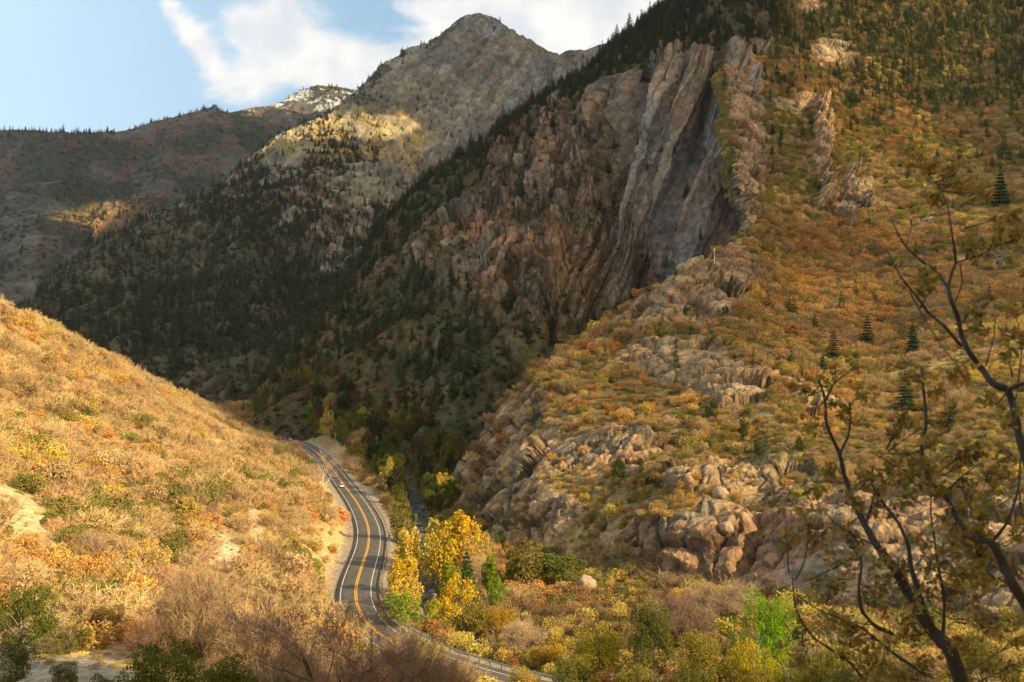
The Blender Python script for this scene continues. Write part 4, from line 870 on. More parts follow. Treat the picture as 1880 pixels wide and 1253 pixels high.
# ---- conifers one can pick out on the right hillside and the spur (photo pixel of the foot, height in photo pixels)
LAYERPTS = LAYERS['D'][0].reshape(-1, 3); lpx, lpy = proj(LAYERPTS)
def onD(x, y):
    m = np.argsort((lpx - x) ** 2 + (lpy - y) ** 2)[:12]; return LAYERPTS[m[np.argmin(LAYERPTS[m][:, 1])]]
SINGLE = [(1497, 612, 42, 'slim green conifer left of three below the orange brush'), (1530, 655, 55, 'tall green conifer in the gully right of the spur'), (1512, 690, 45, 'broad green conifer standing lowest in the gully beside the spur'), (1590, 640, 66, 'tallest dark conifer in the middle of the orange hillside'),
          (1548, 572, 42, 'small bright green conifer alone in the orange brush'), (1460, 615, 26, 'squat green conifer nearest the spur crest'), (1675, 650, 60, 'conifer between the near oak branches on the orange hillside'), (1664, 755, 78, 'large conifer half behind the leaves of the near oak'), (1745, 790, 55, 'conifer low behind the near oak trunk'),
          (1838, 385, 80, 'big dark round topped conifer near the right edge of the picture'), (1210, 615, 26, 'small round juniper on the middle of the spur crest'), (1270, 612, 16, 'tiny juniper right of the one on the spur crest'), (1305, 762, 34, 'round green juniper below the spur outcrop'), (1362, 803, 38, 'round green juniper above the long rock ledge'),
          (1392, 835, 32, 'green juniper at the left end of the long rock ledge'), (1470, 828, 32, 'upright juniper on top of the long rock ledge'), (1262, 580, 22, 'dark juniper among the pale crest boulders'), (1138, 880, 44, 'olive juniper bush in the middle of the spur face'), (1190, 895, 24, 'small juniper right of the olive one on the spur face'),
          (1330, 575, 18, 'tiny juniper under the pale crest blocks'), (1240, 506, 16, 'little juniper at the end of the crest boulders'), (1720, 300, 30, 'dark conifer beside the upper oak twig on the right'), (1420, 250, 26, 'dark conifer left of the upper rock fins')]
for x, y, h, lb in SINGLE:
    p = onD(x, y); H = h / F * p[1]; jun = 'juniper' in lb; root = empty('juniper' if jun else 'conifer', p - np.array([0, 0, .4]), r.uniform(0, 6), label=lb, cat='tree')
    t_ = (.075, .11, .025) if 'bright' in lb or jun else (.045, .075, .025)
    c = bpy.data.objects.new('crown', D_CROWN[int(x) % 4] if jun else D_BIGCONE[int(x) % 2]); COL.objects.link(c); c.parent = root; tag(c, tint=t_)
    if jun: c.scale = (H * .52, H * .52, H * .85)
    else: c.scale = (H * 1.35, H * 1.35, H)
    k = bpy.data.objects.new('trunk', D_CTRUNK); COL.objects.link(k); k.parent = root; k.scale = (H, H, H * .8)

# ---- broadleaf trees of the valley floor and the creek
def broadleaf(x, top, base, wpx, col, label, group=None, tall=False, sway=0, kind='cottonwood_tree', Y=None, zoff=0):
    if Y is None: Y = 52.5 * F / (base - 690)
    p = at(x, base, Y); gz = groundz(p[0], p[1])[0]; ztop = at(x, top, Y)[2]; H = max(2.5, ztop - gz); W = wpx / F * Y
    root = empty(kind, (p[0], p[1], gz), r.uniform(0, 6.28), label=label, cat='tree', group=group)
    W = W * 1.2; tall = tall or H > 1.55 * W
    me = (D_TALLCROWN[int(x) % 3] if tall else D_CROWN[int(x * 7 + top) % 4]); c = bpy.data.objects.new('crown', me); COL.objects.link(c); c.parent = root
    c.scale = (W * 1.0, W * 1.0, max(H * .62, W * .8)) if tall else (W * .62, W * .62, H * .74); tag(c, tint=np.array(col) * np.exp(r.normal(0, .06, 3)))
    t = bpy.data.objects.new('trunk', D_TRUNK[int(x) % 3]); COL.objects.link(t); t.parent = root; t.scale = (W * .6, W * .6, H * .8)
    return root
CREEKTREES = [(850, 915, 1085, 62, 'yellow', 'tallest yellow cottonwood with a bare trunk beside the creek', 1), (800, 940, 1062, 62, 'yellow', 'bright yellow cottonwood left of the tallest one by the creek', 0), (742, 910, 1015, 40, 'olive', 'half shaded olive cottonwood left of the creek, farthest up', 0),
              (752, 962, 1075, 42, 'gold', 'golden tree left of the creek behind the guardrail', 0), (742, 1010, 1105, 46, 'yellow', 'yellow tree between guardrail and creek', 0), (748, 1055, 1135, 46, 'gold', 'rusty gold tree on the left creek bank', 0), (738, 1078, 1165, 58, 'lime', 'yellow green tree at the bend of the creek', 0),
              (826, 1018, 1120, 36, 'lime', 'slim yellow green tree right of the creek', 1), (842, 1040, 1135, 52, 'yellow', 'round yellow tree right of the creek in front of the dark conifer', 0), (798, 1088, 1140, 30, 'yellow', 'small yellow tree on the right creek bank, lowest', 0), (900, 1015, 1100, 26, 'lime', 'narrow lime tree away from the creek to the right', 1),
              (916, 1050, 1110, 30, 'lime', 'low lime tree beside the narrow one right of the creek', 0), (972, 975, 1068, 60, 'olive', 'round yellow green tree below the shaded rock face', 0), (1036, 1008, 1066, 72, 'green', 'wide green bush tree above the round boulder', 0), (797, 992, 1052, 24, 'yellow', 'thin yellow tree at the water beside the rapids', 1),
              (945, 990, 1060, 36, 'olive', 'olive tree left of the round yellow green one', 0), (880, 960, 1050, 34, 'gold', 'gold leaved tree behind the tallest cottonwood', 0), (860, 1085, 1160, 50, 'olive', 'olive bush tree right of the lowest small yellow tree', 0)]
for x, tp, bs, wd, c, lb, tall in CREEKTREES: broadleaf(x, tp, min(bs, tp + 1.7 * 1.4 * wd) if not tall else tp + (bs - tp) * .85, wd * 1.4, PAL[c], lb, tall=bool(tall))
p = at(857, 1092, 52 * F / 402); root = empty('conifer', (p[0], p[1], groundz(p[0], p[1])[0]), label='dark green spruce standing in front of the tallest yellow cottonwood', cat='tree')
for nm, me, sc_ in (('crown', D_BIGCONE[0], (17, 17, 13)), ('trunk', D_CTRUNK, (13, 13, 12))):
    c = bpy.data.objects.new(nm, me); COL.objects.link(c); c.parent = root; c.scale = sc_; tag(c, tint=(.05, .085, .03))
rv = np.random.default_rng(77); VALLEY = [(480, 745), (560, 725), (640, 720), (720, 760), (800, 800), (850, 850), (840, 930), (780, 960), (720, 930), (700, 885), (640, 835), (600, 810), (540, 795), (480, 785)]
def wV(k):
    def f(P, px, py, veg): return (pmask(px, py, VALLEY, 6) > .5) * (P[..., 1] > 330) * (P[..., 1] < 1050) * (400 / np.maximum(P[..., 1], 200)) ** 1.2 * (.25 + ell(px, py, [(620, 790, 90, 50, 1), (740, 850, 90, 80, 1), (800, 900, 60, 60, 1), (560, 760, 70, 30, 1)]))
    return f
cand = np.vstack([layer_scatter('C', 5000, wV(0), 81), layer_scatter('E', 5000, wV(0), 82)]); rv.shuffle(cand); cand = cand[visible(cand, np.full(len(cand), 10.), 1.08)]
kept = []
for p in cand:
    if len(kept) >= 285: break
    if np.hypot(ROAD[:, 0] - p[0], ROAD[:, 1] - p[1]).min() < 13 or np.hypot(CREEK[:, 0] - p[0], CREEK[:, 1] - p[1]).min() < 4.5: continue
    if kept and np.hypot(*(np.array(kept)[:, :2] - p[:2]).T).min() < 4.2: continue
    kept.append(p); x, b = proj(p); up_ = b < 760
    W = rv.uniform(7, 12.5); H = W * rv.uniform(.9, 1.25); c = ['green', 'green', 'olive', 'dark', 'dark', 'gold' if rv.uniform() < .5 else 'olive', 'lime' if rv.uniform() < .5 else 'green', 'brown'][rv.integers(0, 8)]
    row = 'behind the far bend of the road' if p[1] > 640 else 'between the road and the shaded forest' if x < 700 else 'on the shaded floor below the rocky spur'
    root = empty('broadleaf_tree', (p[0], p[1], p[2] - .3), rv.uniform(0, 6.28), label=f"{'large' if W > 11 else 'medium' if W > 9 else 'small'} round {dict(green='green', olive='olive', dark='dark green', gold='dull gold', lime='yellow green', brown='brown')[c]} tree {row}", cat='tree', group=f'shaded valley trees {row}')
    cr = bpy.data.objects.new('crown', D_CROWN[rv.integers(0, 4)]); COL.objects.link(cr); cr.parent = root; cr.scale = (W * .6, W * .6, H * .85); tag(cr, tint=np.array(PAL[c]) * .75 * np.exp(rv.normal(0, .15, 3)))
    tr = bpy.data.objects.new('trunk', D_TRUNK[rv.integers(0, 3)]); COL.objects.link(tr); tr.parent = root; tr.scale = (W * .5, W * .5, H * .8)
for k, (x, b, h, c) in enumerate(((430, 772, 34, 'olive'), (455, 780, 40, 'lime'), (478, 790, 44, 'green'), (500, 795, 52, 'lime'), (520, 798, 48, 'olive'), (548, 802, 50, 'green'), (575, 806, 52, 'olive'), (600, 812, 56, 'gold'), (630, 822, 60, 'green'), (655, 840, 58, 'olive'), (412, 764, 26, 'green'), (536, 790, 62, 'gold'), (465, 768, 30, 'yellow'), (590, 790, 66, 'lime'))):
    Yq = (50 - .014 * 330) * F / (b - 690); q = at(x, b, Yq); q[2] = groundz(q[0], q[1])[0]
    if np.hypot(ROAD[:, 0] - q[0], ROAD[:, 1] - q[1]).min() < 9: continue
    Hh = h / F * Yq; root = empty('broadleaf_tree', tuple(q), k, label=f"{['slim', 'spreading', 'bushy'][k % 3]} {dict(olive='olive', lime='yellow green', green='green', gold='golden', yellow='yellow')[c]} tree at the far bend where the road disappears", cat='tree', group='trees at the far bend')
    cr = bpy.data.objects.new('crown', D_CROWN[k % 4]); COL.objects.link(cr); cr.parent = root; cr.scale = (Hh * .5, Hh * .5, Hh * .72); tag(cr, tint=np.array(PAL[c]) * .9)
    tr = bpy.data.objects.new('trunk', D_TRUNK[k % 3]); COL.objects.link(tr); tr.parent = root; tr.scale = (Hh * .4, Hh * .4, Hh * .8)
print('plants', round(time.time() - T0, 1), len(S), len(T))
# ================================================================== ROAD, CREEK, VEHICLES, FURNITURE
def frame_of(L):
    t = np.gradient(L, axis=0); t[:, 2] = 0; t /= np.linalg.norm(t, axis=1, keepdims=True); return t, np.stack([t[:, 1], -t[:, 0], 0 * t[:, 0]], 1)
RT, RN = frame_of(ROAD)                   # RN points to the uphill (picture left) side
def ribbon(L, Nn, offs, zs, name, mat, parent=None):
    V = np.stack([L + Nn * o + np.array([0, 0, z]) for o, z in zip(offs, zs)], 1); n, k = V.shape[:2]
    f = gridfaces(n, k); return mesh(name, V.reshape(-1, 3), f[:, ::-1], mat, parent)
def asphalt():
    m, g = new_mat('asphalt'); P = g.n('ShaderNodeNewGeometry').outputs['Position']
    a = g.n('ShaderNodeTexNoise', {'Vector': P, 'Scale': .35, 'Detail': 6.0, 'Roughness': .65}).outputs[0]; b_ = g.n('ShaderNodeTexNoise', {'Vector': P, 'Scale': 9.0, 'Detail': 3.0}).outputs[0]
    cr = g.n('ShaderNodeTexVoronoi', {'Vector': g.mix(.4, P, g.n('ShaderNodeTexNoise', {'Vector': P, 'Scale': .5}).outputs['Color']), 'Scale': .22}, feature='DISTANCE_TO_EDGE').outputs[0]
    c = g.mix(g.ramp(a, .3, .7), (.075, .070, .064), (.125, .112, .098)); c = g.mix(g.m('MULTIPLY', b_, .25), c, (.16, .15, .14)); c = g.mix(g.ramp(cr, .012, .0), c, (.04, .038, .036))
    p = g.n('ShaderNodeBsdfPrincipled', {'Base Color': c, 'Roughness': .85, 'Specular IOR Level': .25, 'Normal': g.n('ShaderNodeBump', {'Height': b_, 'Distance': .02}).outputs[0]})
    g.n('ShaderNodeOutputMaterial', {0: p.outputs[0]}); return m
rd_ = ribbon(ROAD, RN, [4.7, 4.5, 2.2, 0, -2.2, -5.3, -5.5], [-.3, .04, .10, .14, .10, .03, -.3], 'road', asphalt()); tag(rd_, kind='structure')
M_YEL = plain_mat('yellow_road_paint', (.78, .40, .03), .7, noise=.2, ns=3); M_WHT = plain_mat('white_road_paint', (.58, .57, .53), .7, noise=.25, ns=3)
def zcross(o): return float(np.interp(o, [-5.3, -2.2, 0, 2.2, 4.5], [.03, .10, .14, .10, .04])) + .012
for o in (3.45, -3.45): ribbon(ROAD, RN, [o + .11, o - .11], [zcross(o + .11), zcross(o - .11)], 'edge_line', M_WHT, rd_)
for o in (.20, -.20): ribbon(ROAD, RN, [o + .12, o - .12], [zcross(o + .12), zcross(o - .12)], 'center_line', M_YEL, rd_)
def water():
    m, g = new_mat('creek_water'); P = g.n('ShaderNodeNewGeometry').outputs['Position']
    st = g.n('ShaderNodeMapping', {'Vector': P, 'Scale': (.6, 1.0, 1)}).outputs[0]
    a = g.n('ShaderNodeTexNoise', {'Vector': st, 'Scale': .9, 'Detail': 8.0, 'Roughness': .75, 'Distortion': 1.6}).outputs[0]
    foam = g.ramp(a, .50, .68)
    c = g.mix(foam, (.02, .028, .026), (.72, .76, .78)); h = g.m('ADD', a, g.m('MULTIPLY', foam, .5))
    p = g.n('ShaderNodeBsdfPrincipled', {'Base Color': c, 'Roughness': g.m('MULTIPLY_ADD', foam, .5, .12), 'IOR': 1.33, 'Normal': g.n('ShaderNodeBump', {'Height': h, 'Distance': .35}).outputs[0]})
    g.n('ShaderNodeOutputMaterial', {0: p.outputs[0]}); return m
CT, CN = frame_of(CREEK); wv_ = fbm(CREEK, 14, 2, .5, 140)[:, None]
offs = np.linspace(1, -1, 15); V = np.stack([CREEK + CN * o * (3.0 + 1.2 * wv_) + np.array([0, 0, -.35]) for o in offs], 1)
zz = fbm(V.reshape(-1, 3), 2.2, 3, .6, 141).reshape(V.shape[:2]) * .28; V[..., 2] += zz
tag(mesh('creek_water', V.reshape(-1, 3), gridfaces(*V.shape[:2])[:, ::-1], water(), smooth=True), kind='structure')

# ---- boulders
M_BOULDER = plain_mat('boulder_rock', (.34, .25, .18), .9, noise=.5, ns=1.2); M_WETROCK = plain_mat('creek_stone', (.17, .145, .12), .75, noise=.5, ns=2)
def boulder_data(seed, mat, nm='boulder'):
    a, b_ = np.meshgrid(np.linspace(0, 2 * math.pi, 41)[:-1], np.linspace(.02, math.pi - .02, 26), indexing='ij')
    d = np.stack([np.cos(a) * np.sin(b_), np.sin(a) * np.sin(b_), np.cos(b_)], -1).reshape(-1, 3); rr = np.random.default_rng(seed)
    pl = unit(38, rr); h = rr.uniform(.84, 1.0, 38); dots = d @ pl.T; k = np.min(np.where(dots > .15, h / np.maximum(dots, .15), 9), 1)
    k = np.minimum(k, 1.12) + .07 * fbm(d * 1.0, .35, 4, .6, seed); V_ = d * k[:, None]
    i = np.arange(40); F_ = np.vstack([np.stack([i * 26 + j, ((i + 1) % 40) * 26 + j, ((i + 1) % 40) * 26 + j + 1, i * 26 + j + 1], 1) for j in range(25)])
    return data(nm, (V_, F_[:, ::-1]), mat)
D_BOUL = [boulder_data(s_, M_BOULDER) for s_ in (1, 2, 3)]; D_WET = [boulder_data(s_, M_WETROCK, 'creek_stone') for s_ in (4, 5)]
def put(me, name, loc, sc_, rot=None, **kw):
    o = bpy.data.objects.new(name, me); COL.objects.link(o); o.location = loc; o.scale = (sc_,) * 3 if np.isscalar(sc_) else sc_; o.rotation_euler = rot if rot is not None else (r.uniform(-.3, .3), r.uniform(-.3, .3), r.uniform(0, 6.28)); return tag(o, **kw)
Yb_ = 238.0; pb = at(1075, 1092, Yb_)
put(D_BOUL[0], 'boulder', (pb[0], pb[1], pb[2] + 1.6), (2.5, 2.6, 3.1), (.1, .2, .4), label='big rounded pinkish boulder sitting alone in the brush below the rock shelf', cat='boulder')
for x, y, w_, lb in ((945, 806, 20, 'pale sunlit rock on the upper edge of the shaded spur face'), (1318, 905, 30, 'blocky rock standing under the long ledge'), (1335, 968, 26, 'tilted block perched at the cliff corner'), (1220, 648, 26, 'smooth pale block on the spur crest'), (1150, 935, 18, 'grey block on the grassy shelf'), (1185, 925, 14, 'small block right of the grey one on the shelf'), (1455, 748, 16, 'squared rock at the right end of the spur outcrops')):
    p = onD(x, y); s_ = w_ / F * p[1] / 2; put(D_BOUL[int(x) % 3], 'boulder', p + np.array([0, -.2, .15 * s_]), (s_, s_, s_ * .95), label=lb, cat='boulder')
nst = 0
for i in range(4, len(CREEK) - 4, 2):
    for sd in (-1, 1):
        if r.uniform() < .45:
            o_ = sd * r.uniform(1.6, 4.6); p = CREEK[i] + CN[i] * o_; s_ = r.uniform(.35, 1.15); a, b_ = proj(p)
            put(D_WET[nst % 2], 'creek_stone', p + np.array([0, 0, -.3]), s_, label=f"{'large' if s_ > .85 else 'small'} grey brown stone at the creek's {'roadside' if sd > 0 else 'cliffside'} edge", cat='rock', group='stones along the creek'); nst += 1
            if nst > 140: break
    if nst > 140: break

# ---- guardrail
M_STEEL = plain_mat('galvanised_steel', (.42, .42, .41), .45, .7, noise=.15, ns=2); M_POST = plain_mat('weathered_post', (.20, .15, .10), .9, noise=.3, ns=4)
rpx, rpy = proj(ROAD); sel_ = np.where((rpy > 903))[0]; i0, i1 = sel_[0], min(sel_[-1], len(ROAD) - 2); GL = ROAD[i0:i1] - RN[i0:i1] * 5.9; GNn = RN[i0:i1]
gr0 = empty('guardrail', GL[0], label='steel guardrail with posts along the creek side of the road', cat='guardrail')
prof = [(-.02, .42), (.05, .47), (.05, .52), (-.02, .57), (.05, .62), (.05, .67), (-.02, .72), (-.05, .72), (-.05, .42)]
V = np.stack([GL - GL[0] + GNn * o + np.array([0, 0, z + .1]) for o, z in prof], 1); mesh('rail', V.reshape(-1, 3), gridfaces(*V.shape[:2]), M_STEEL, gr0)
def boxVF(lo, hi):
    x0, y0, z0 = lo; x1, y1, z1 = hi; V_ = np.array([(x0, y0, z0), (x1, y0, z0), (x1, y1, z0), (x0, y1, z0), (x0, y0, z1), (x1, y0, z1), (x1, y1, z1), (x0, y1, z1)], float)
    return V_, np.array([(0, 3, 2, 1), (4, 5, 6, 7), (0, 1, 5, 4), (1, 2, 6, 5), (2, 3, 7, 6), (3, 0, 4, 7)])
D_GP = data('post', join(boxVF((-.09, -.10, -.5), (.09, .10, .80)), boxVF((-.11, -.12, .80), (.11, .12, .84))), M_POST)
for k, i in enumerate(range(0, len(GL), 2)):
    if k >= 98: break
    o = bpy.data.objects.new('post', D_GP); COL.objects.link(o); o.parent = gr0; o.location = GL[i] - GL[0] - GNn[i] * .17; o.rotation_euler = (0, 0, math.atan2(GNn[i][1], GNn[i][0]))

# ---- vehicles
M_GLASS = plain_mat('car_glass', (.02, .025, .03), .08, spec=.8); M_TYRE = plain_mat('tyre_rubber', (.02, .02, .02), .9); M_RIM = plain_mat('wheel_rim', (.5, .5, .5), .35, .8)
M_LAMP = plain_mat('headlamp', (.8, .8, .78), .2, spec=.8); M_TAIL = plain_mat('tail_lamp', (.35, .02, .02), .3); M_TRIM = plain_mat('black_trim', (.03, .03, .03), .6)
def car_paint(nm, c): return plain_mat(nm, c, .28, spec=.6)
def loft(st):
    """stations (x, half width low, half width high, z low, z high) -> closed hull with shoulders"""
    V_ = []; 
    for x, wl, wh, zl, zh in st: V_ += [(x, -wl * .92, zl), (x, -wl, zl + .18 * (zh - zl)), (x, -wl, zl + .62 * (zh - zl)), (x, -wh, zh - .03), (x, -wh * .9, zh), (x, wh * .9, zh), (x, wh, zh - .03), (x, wl, zl + .62 * (zh - zl)), (x, wl, zl + .18 * (zh - zl)), (x, wl * .92, zl)]
    n = len(st); F_ = [[i * 10 + k, i * 10 + (k + 1) % 10, (i + 1) * 10 + (k + 1) % 10, (i + 1) * 10 + k] for i in range(n - 1) for k in range(10)]
    caps = [list(range(10))[::-1], [(n - 1) * 10 + k for k in range(10)]]
    return np.array(V_, float), [np.array(F_)[:, ::-1], np.array(caps)[:, ::-1]]
def car(kind, px, py, off, paint, label, name='car'):
    q = np.argmin((rpx - px) ** 2 + (rpy - py) ** 2); p = ROAD[q] + RN[q] * off; root = empty(name, (p[0], p[1], p[2] + .12), math.atan2(RT[q][1], RT[q][0]), label=label, cat='car')
    tall = kind in ('suv', 'pickup'); h = .98 if tall else .82; zt = 1.78 if tall else 1.45; L = 5.5 if kind == 'pickup' else 4.6; w_ = .95
    st = [(-L / 2, .80, .72, .42, h - .12), (-L / 2 + .12, .92, .84, .32, h - .02), (-L / 2 + .8, w_, .88, .28, h), (-.2, w_, .9, .25, h + .02), (L / 2 - 1.5, w_, .88, .26, h), (L / 2 - .5, .93, .82, .28, h - .10), (L / 2 - .1, .88, .74, .34, h - .2), (L / 2, .74, .64, .42, h - .3)]
    v_, f_ = loft(st); mesh('body', v_, f_, paint, root, smooth=False)
    if kind == 'pickup': cs = [(-.45, .84, .72, h, h + .1), (-.35, .84, .70, h, zt - .06), (.1, .84, .70, h, zt), (.75, .84, .70, h, zt - .04), (1.5, .84, .74, h - .02, h + .06)]
    elif kind == 'suv': cs = [(-2.12, .84, .72, h, h + .12), (-1.95, .84, .70, h, zt - .08), (-1.2, .85, .70, h, zt), (.1, .85, .70, h, zt), (.55, .84, .70, h, zt - .1), (1.3, .84, .76, h - .02, h + .05)]
    else: cs = [(-1.85, .82, .72, h - .02, h + .04), (-1.1, .83, .66, h, zt - .08), (-.4, .84, .66, h, zt), (.25, .84, .66, h, zt - .04), (1.2, .82, .74, h - .02, h + .04)]
    v_, f_ = loft(cs); mesh('cabin_glass', v_, f_, M_GLASS, root)
    x0, x1 = (cs[1][0] - .02, cs[-2][0] + .02); v_, f_ = loft([(x0, .70, .66, zt - .1, zt - .0), (x0 + .3, .71, .68, zt - .05, zt + .035), (x1 - .3, .71, .68, zt - .05, zt + .035), (x1, .70, .64, zt - .1, zt - .03)]); mesh('roof', v_, f_, paint, root)
    if kind == 'pickup': mesh('truck_bed', *boxVF((-L / 2 + .15, -.78, h + .012), (-.55, .78, h + .03)), M_TRIM, root)
    for sx in (-L / 2 + .95, L / 2 - .95):
        for sy in (-1, 1):
            a = np.arange(18) * 2 * math.pi / 18; R_ = .37 if tall else .33; y0, y1 = sy * .72, sy * .97
            rg = lambda rad, y: np.stack([np.cos(a) * rad, np.full(18, y), np.sin(a) * rad], 1)
            V_ = np.vstack([rg(R_ * .96, y0), rg(R_, y0 + sy * .04), rg(R_, y1 - sy * .04), rg(R_ * .93, y1), rg(R_ * .62, y1)]); i = np.arange(18)
            F_ = np.vstack([np.stack([i + 18 * k, (i + 1) % 18 + 18 * k, (i + 1) % 18 + 18 * (k + 1), i + 18 * (k + 1)], 1) for k in range(4)])
            wh = mesh('wheel', V_, F_, M_TYRE, root); wh.location = (sx, 0, R_ - .05)
            V_ = np.vstack([rg(R_ * .62, y1 - sy * .02), rg(R_ * .2, y1 - sy * .05), [[0, y1 - sy * .05, 0]]]); F4 = np.stack([i, (i + 1) % 18, (i + 1) % 18 + 18, i + 18], 1); F3 = np.stack([i + 18, (i + 1) % 18 + 18, np.full(18, 36)], 1)
            mesh('rim', V_, [F4, F3], M_RIM, wh)
    for sy in (-1, 1):
        mesh('headlight', *boxVF((L / 2 - .16, sy * .62 - .16, h - .40), (L / 2 + .015, sy * .62 + .16, h - .25)), M_LAMP, root)
        mesh('tail_light', *boxVF((-L / 2 - .015, sy * .70 - .10, h - .35), (-L / 2 + .08, sy * .70 + .10, h - .12)), M_TAIL, root)
        mesh('wing_mirror', *boxVF((.95, sy * .98 - .09, h + .02), (1.1, sy * .98 + .09, h + .17)), paint, root)
    mesh('bumper', *boxVF((L / 2 - .12, -.80, .30), (L / 2 + .03, .80, .44)), M_TRIM, root)
    return root
car('pickup', 634, 895, 1.75, car_paint('white_paint', (.80, .80, .78)), 'white pickup coming down the road, nearest of the line of vehicles')
car('suv', 621, 878, 1.75, car_paint('slate_blue_paint', (.15, .27, .40)), 'dark blue car right behind the white pickup')
car('sedan', 608, 859, 1.75, car_paint('navy_paint', (.08, .11, .34)), 'navy car, third in line, before the pale dead tree')
car('sedan', 602, 851, 1.75, car_paint('black_paint', (.02, .02, .025)), 'black car half hidden by the pale dead tree, last in line')
car('suv', 537, 810, 1.75, car_paint('silver_paint', (.62, .64, .66)), 'silver white car alone far up the road by the bend')

# ---- poles
M_WOOD = plain_mat('weathered_pole_wood', (.50, .42, .32), .9, noise=.25, ns=3); M_PALE = plain_mat('pale_metal', (.74, .72, .66), .5, .2)
def pole(name, p, H, rad, mat, label, lean=(0, 0), arms=0, cap=None, armw=1.0):
    root = empty(name, p, label=label, cat='pole'); top_ = np.array([lean[0] * H, lean[1] * H, H])
    mesh('shaft', *tube([(0, 0, -.6), top_ * .5, top_], [rad, rad * .9, rad * .75], 8), mat, root)
    for k in range(arms):
        c = top_ * (1 - .09 * k) - np.array([0, 0, .15]); mesh('crossarm', *tube([c + np.array([-armw * (1 - .25 * k), .12, .1 - .2 * k]), c + np.array([armw * (1 - .25 * k), .12, -.1 + .2 * k])], [rad * .55] * 2, 6), mat, root)
    return root
def gp(x, y, Y0=300):
    """ground point of the valley terrain seen at a photo pixel"""
    best = None; a, b_ = LAYERS['E'][1], LAYERS['E'][2]; d = (a - x) ** 2 + (b_ - y) ** 2; d = np.where(PE[..., 1] > 60, d, 1e9); i = np.argsort(d.ravel())[:6]; return PE.reshape(-1, 3)[i[np.argmin(PE.reshape(-1, 3)[i][:, 1])]]
p = gp(612, 822); pole('utility_pole', p, 27 / F * p[1], .17, M_WOOD, 'wooden pole beside the turnout at the bend of the road', arms=1)
p = onD(1311, 484); pole('utility_pole', p, 28 / F * p[1], .16, M_PALE, 'pale pole with short crossarms on the spur crest', arms=3)
p = gp(244, 694); pole('utility_pole', p, 27 / F * p[1], .2, M_WOOD, 'leaning wooden pole on the crest of the left hill', lean=(.28, 0))
p = gp(223, 682); pole('marker_post', p, 18 / F * p[1], .2, M_PALE, 'short white post above the pale box on the left crest')
root = empty('utility_box', p + np.array([-1.2, 0, 0]), .3, label='small pale box on the crest of the left hill', cat='box'); mesh('cabinet', *boxVF((-.9, -.7, -.3), (.9, .7, 1.9)), M_PALE, root); mesh('lid', *boxVF((-1, -.8, 1.9), (1, .8, 2.05)), M_PALE, root)
p = gp(231, 686); pole('marker_post', p, 22 / F * p[1], .16, M_PALE, 'thin white post between the pale box and the leaning pole')
p = gp(390, 1006); pole('marker_post', p, 32 / F * p[1], .07, M_PALE, 'thin pale stake above the bare dirt bank')

# ---- bare trees, grown limb by limb
def grow(seed, H, spread=.5, levels=4, n0=3, r0=.03, up=.25, trunkfrac=.3, kids=(4, 5, 5, 4)):
    rr = np.random.default_rng(seed); limbs, twigs = [], []
    def rec(p, d, L, rad, lv):
        n = 4 if lv < levels - 1 else 2; pts = [p]; rs = [rad]
        for i in range(n):
            d = d + rr.normal(0, .16, 3) + np.array([0, 0, up * .25]); d /= np.linalg.norm(d); pts.append(pts[-1] + d * L / n); rs.append(rad * (1 - .6 * (i + 1) / n))
        if lv <= 1 or rad > .012 * H * .5: limbs.append((pts, rs))
        else:
            for i in range(n): twigs.append((pts[i], pts[i + 1], rs[i]))
        if lv >= levels: return
        for _ in range(kids[min(lv, 3)]):
            t = rr.uniform(.3 if lv else 1 - 1.2 * (1 - trunkfrac), 1) * n; i = min(int(t), n - 1); q = pts[i] + (pts[i + 1] - pts[i]) * (t - i)
            dd = d * rr.uniform(.5, 1) + rr.normal(0, spread, 3); dd[2] = abs(dd[2]) * .8 + up * .5; dd /= np.linalg.norm(dd); rec(q, dd, L * rr.uniform(.5, .8), rs[i] * .55, lv + 1)
    for k in range(n0):
        d = np.array([rr.normal(0, .28), rr.normal(0, .28), 1.0]); rec(np.array([rr.normal(0, .05), rr.normal(0, .05), -.1]) * H, d / np.linalg.norm(d), H * .48 * rr.uniform(.8, 1.1), r0 * H, 0)
    zm = max(t[1][2] for t in twigs) / H; limbs = [([q / zm for q in a], b_) for a, b_ in limbs]; twigs = [(t[0] / zm, t[1] / zm, t[2]) for t in twigs]
    VFl = join(*[tube(a, b_, 5) for a, b_ in limbs]); a = np.array([t[0] for t in twigs]); b2 = np.array([t[1] for t in twigs]); w_ = np.array([max(t[2], .0016 * H) for t in twigs])
    return VFl, slivers(a, b2 + (b2 - a) * .15, w_, rr)
M_PINKTWIG = leaf_mat('fine_twigs', 0, .35, fixed=(.30, .20, .145)); M_DKTWIG = leaf_mat('dark_twigs', 0, .35, fixed=(.12, .09, .07)); M_PALETWIG = leaf_mat('pale_twigs', 0, .3, fixed=(.55, .42, .28)); M_PALEBARK = plain_mat('pale_dead_wood', (.58, .45, .31), .9, noise=.2, ns=4)
def bare_tree(x, top, Y, seed, label, mats=(M_DARKBARK, M_PINKTWIG), base=None, **kw):
    p = at(x, top, Y); gz = groundz(p[0], p[1])[0]; H = p[2] - gz; root = empty('bare_tree', (p[0], p[1], gz), label=label, cat='tree')
    a, b_ = grow(seed, H, **kw); mesh('trunk', a[0], a[1], mats[0], root); mesh('crown', b_[0], b_[1], mats[1], root); return root
bare_tree(600, 1075, 56, 501, 'bare dark limbed tree at the bottom, left of the road end', levels=5, kids=(5, 5, 5, 5), r0=.017, n0=1)
bare_tree(668, 1075, 53, 502, 'bare tree with dark forked trunk in front of the road end', levels=5, kids=(5, 6, 5, 5), r0=.02, n0=2, spread=.6)
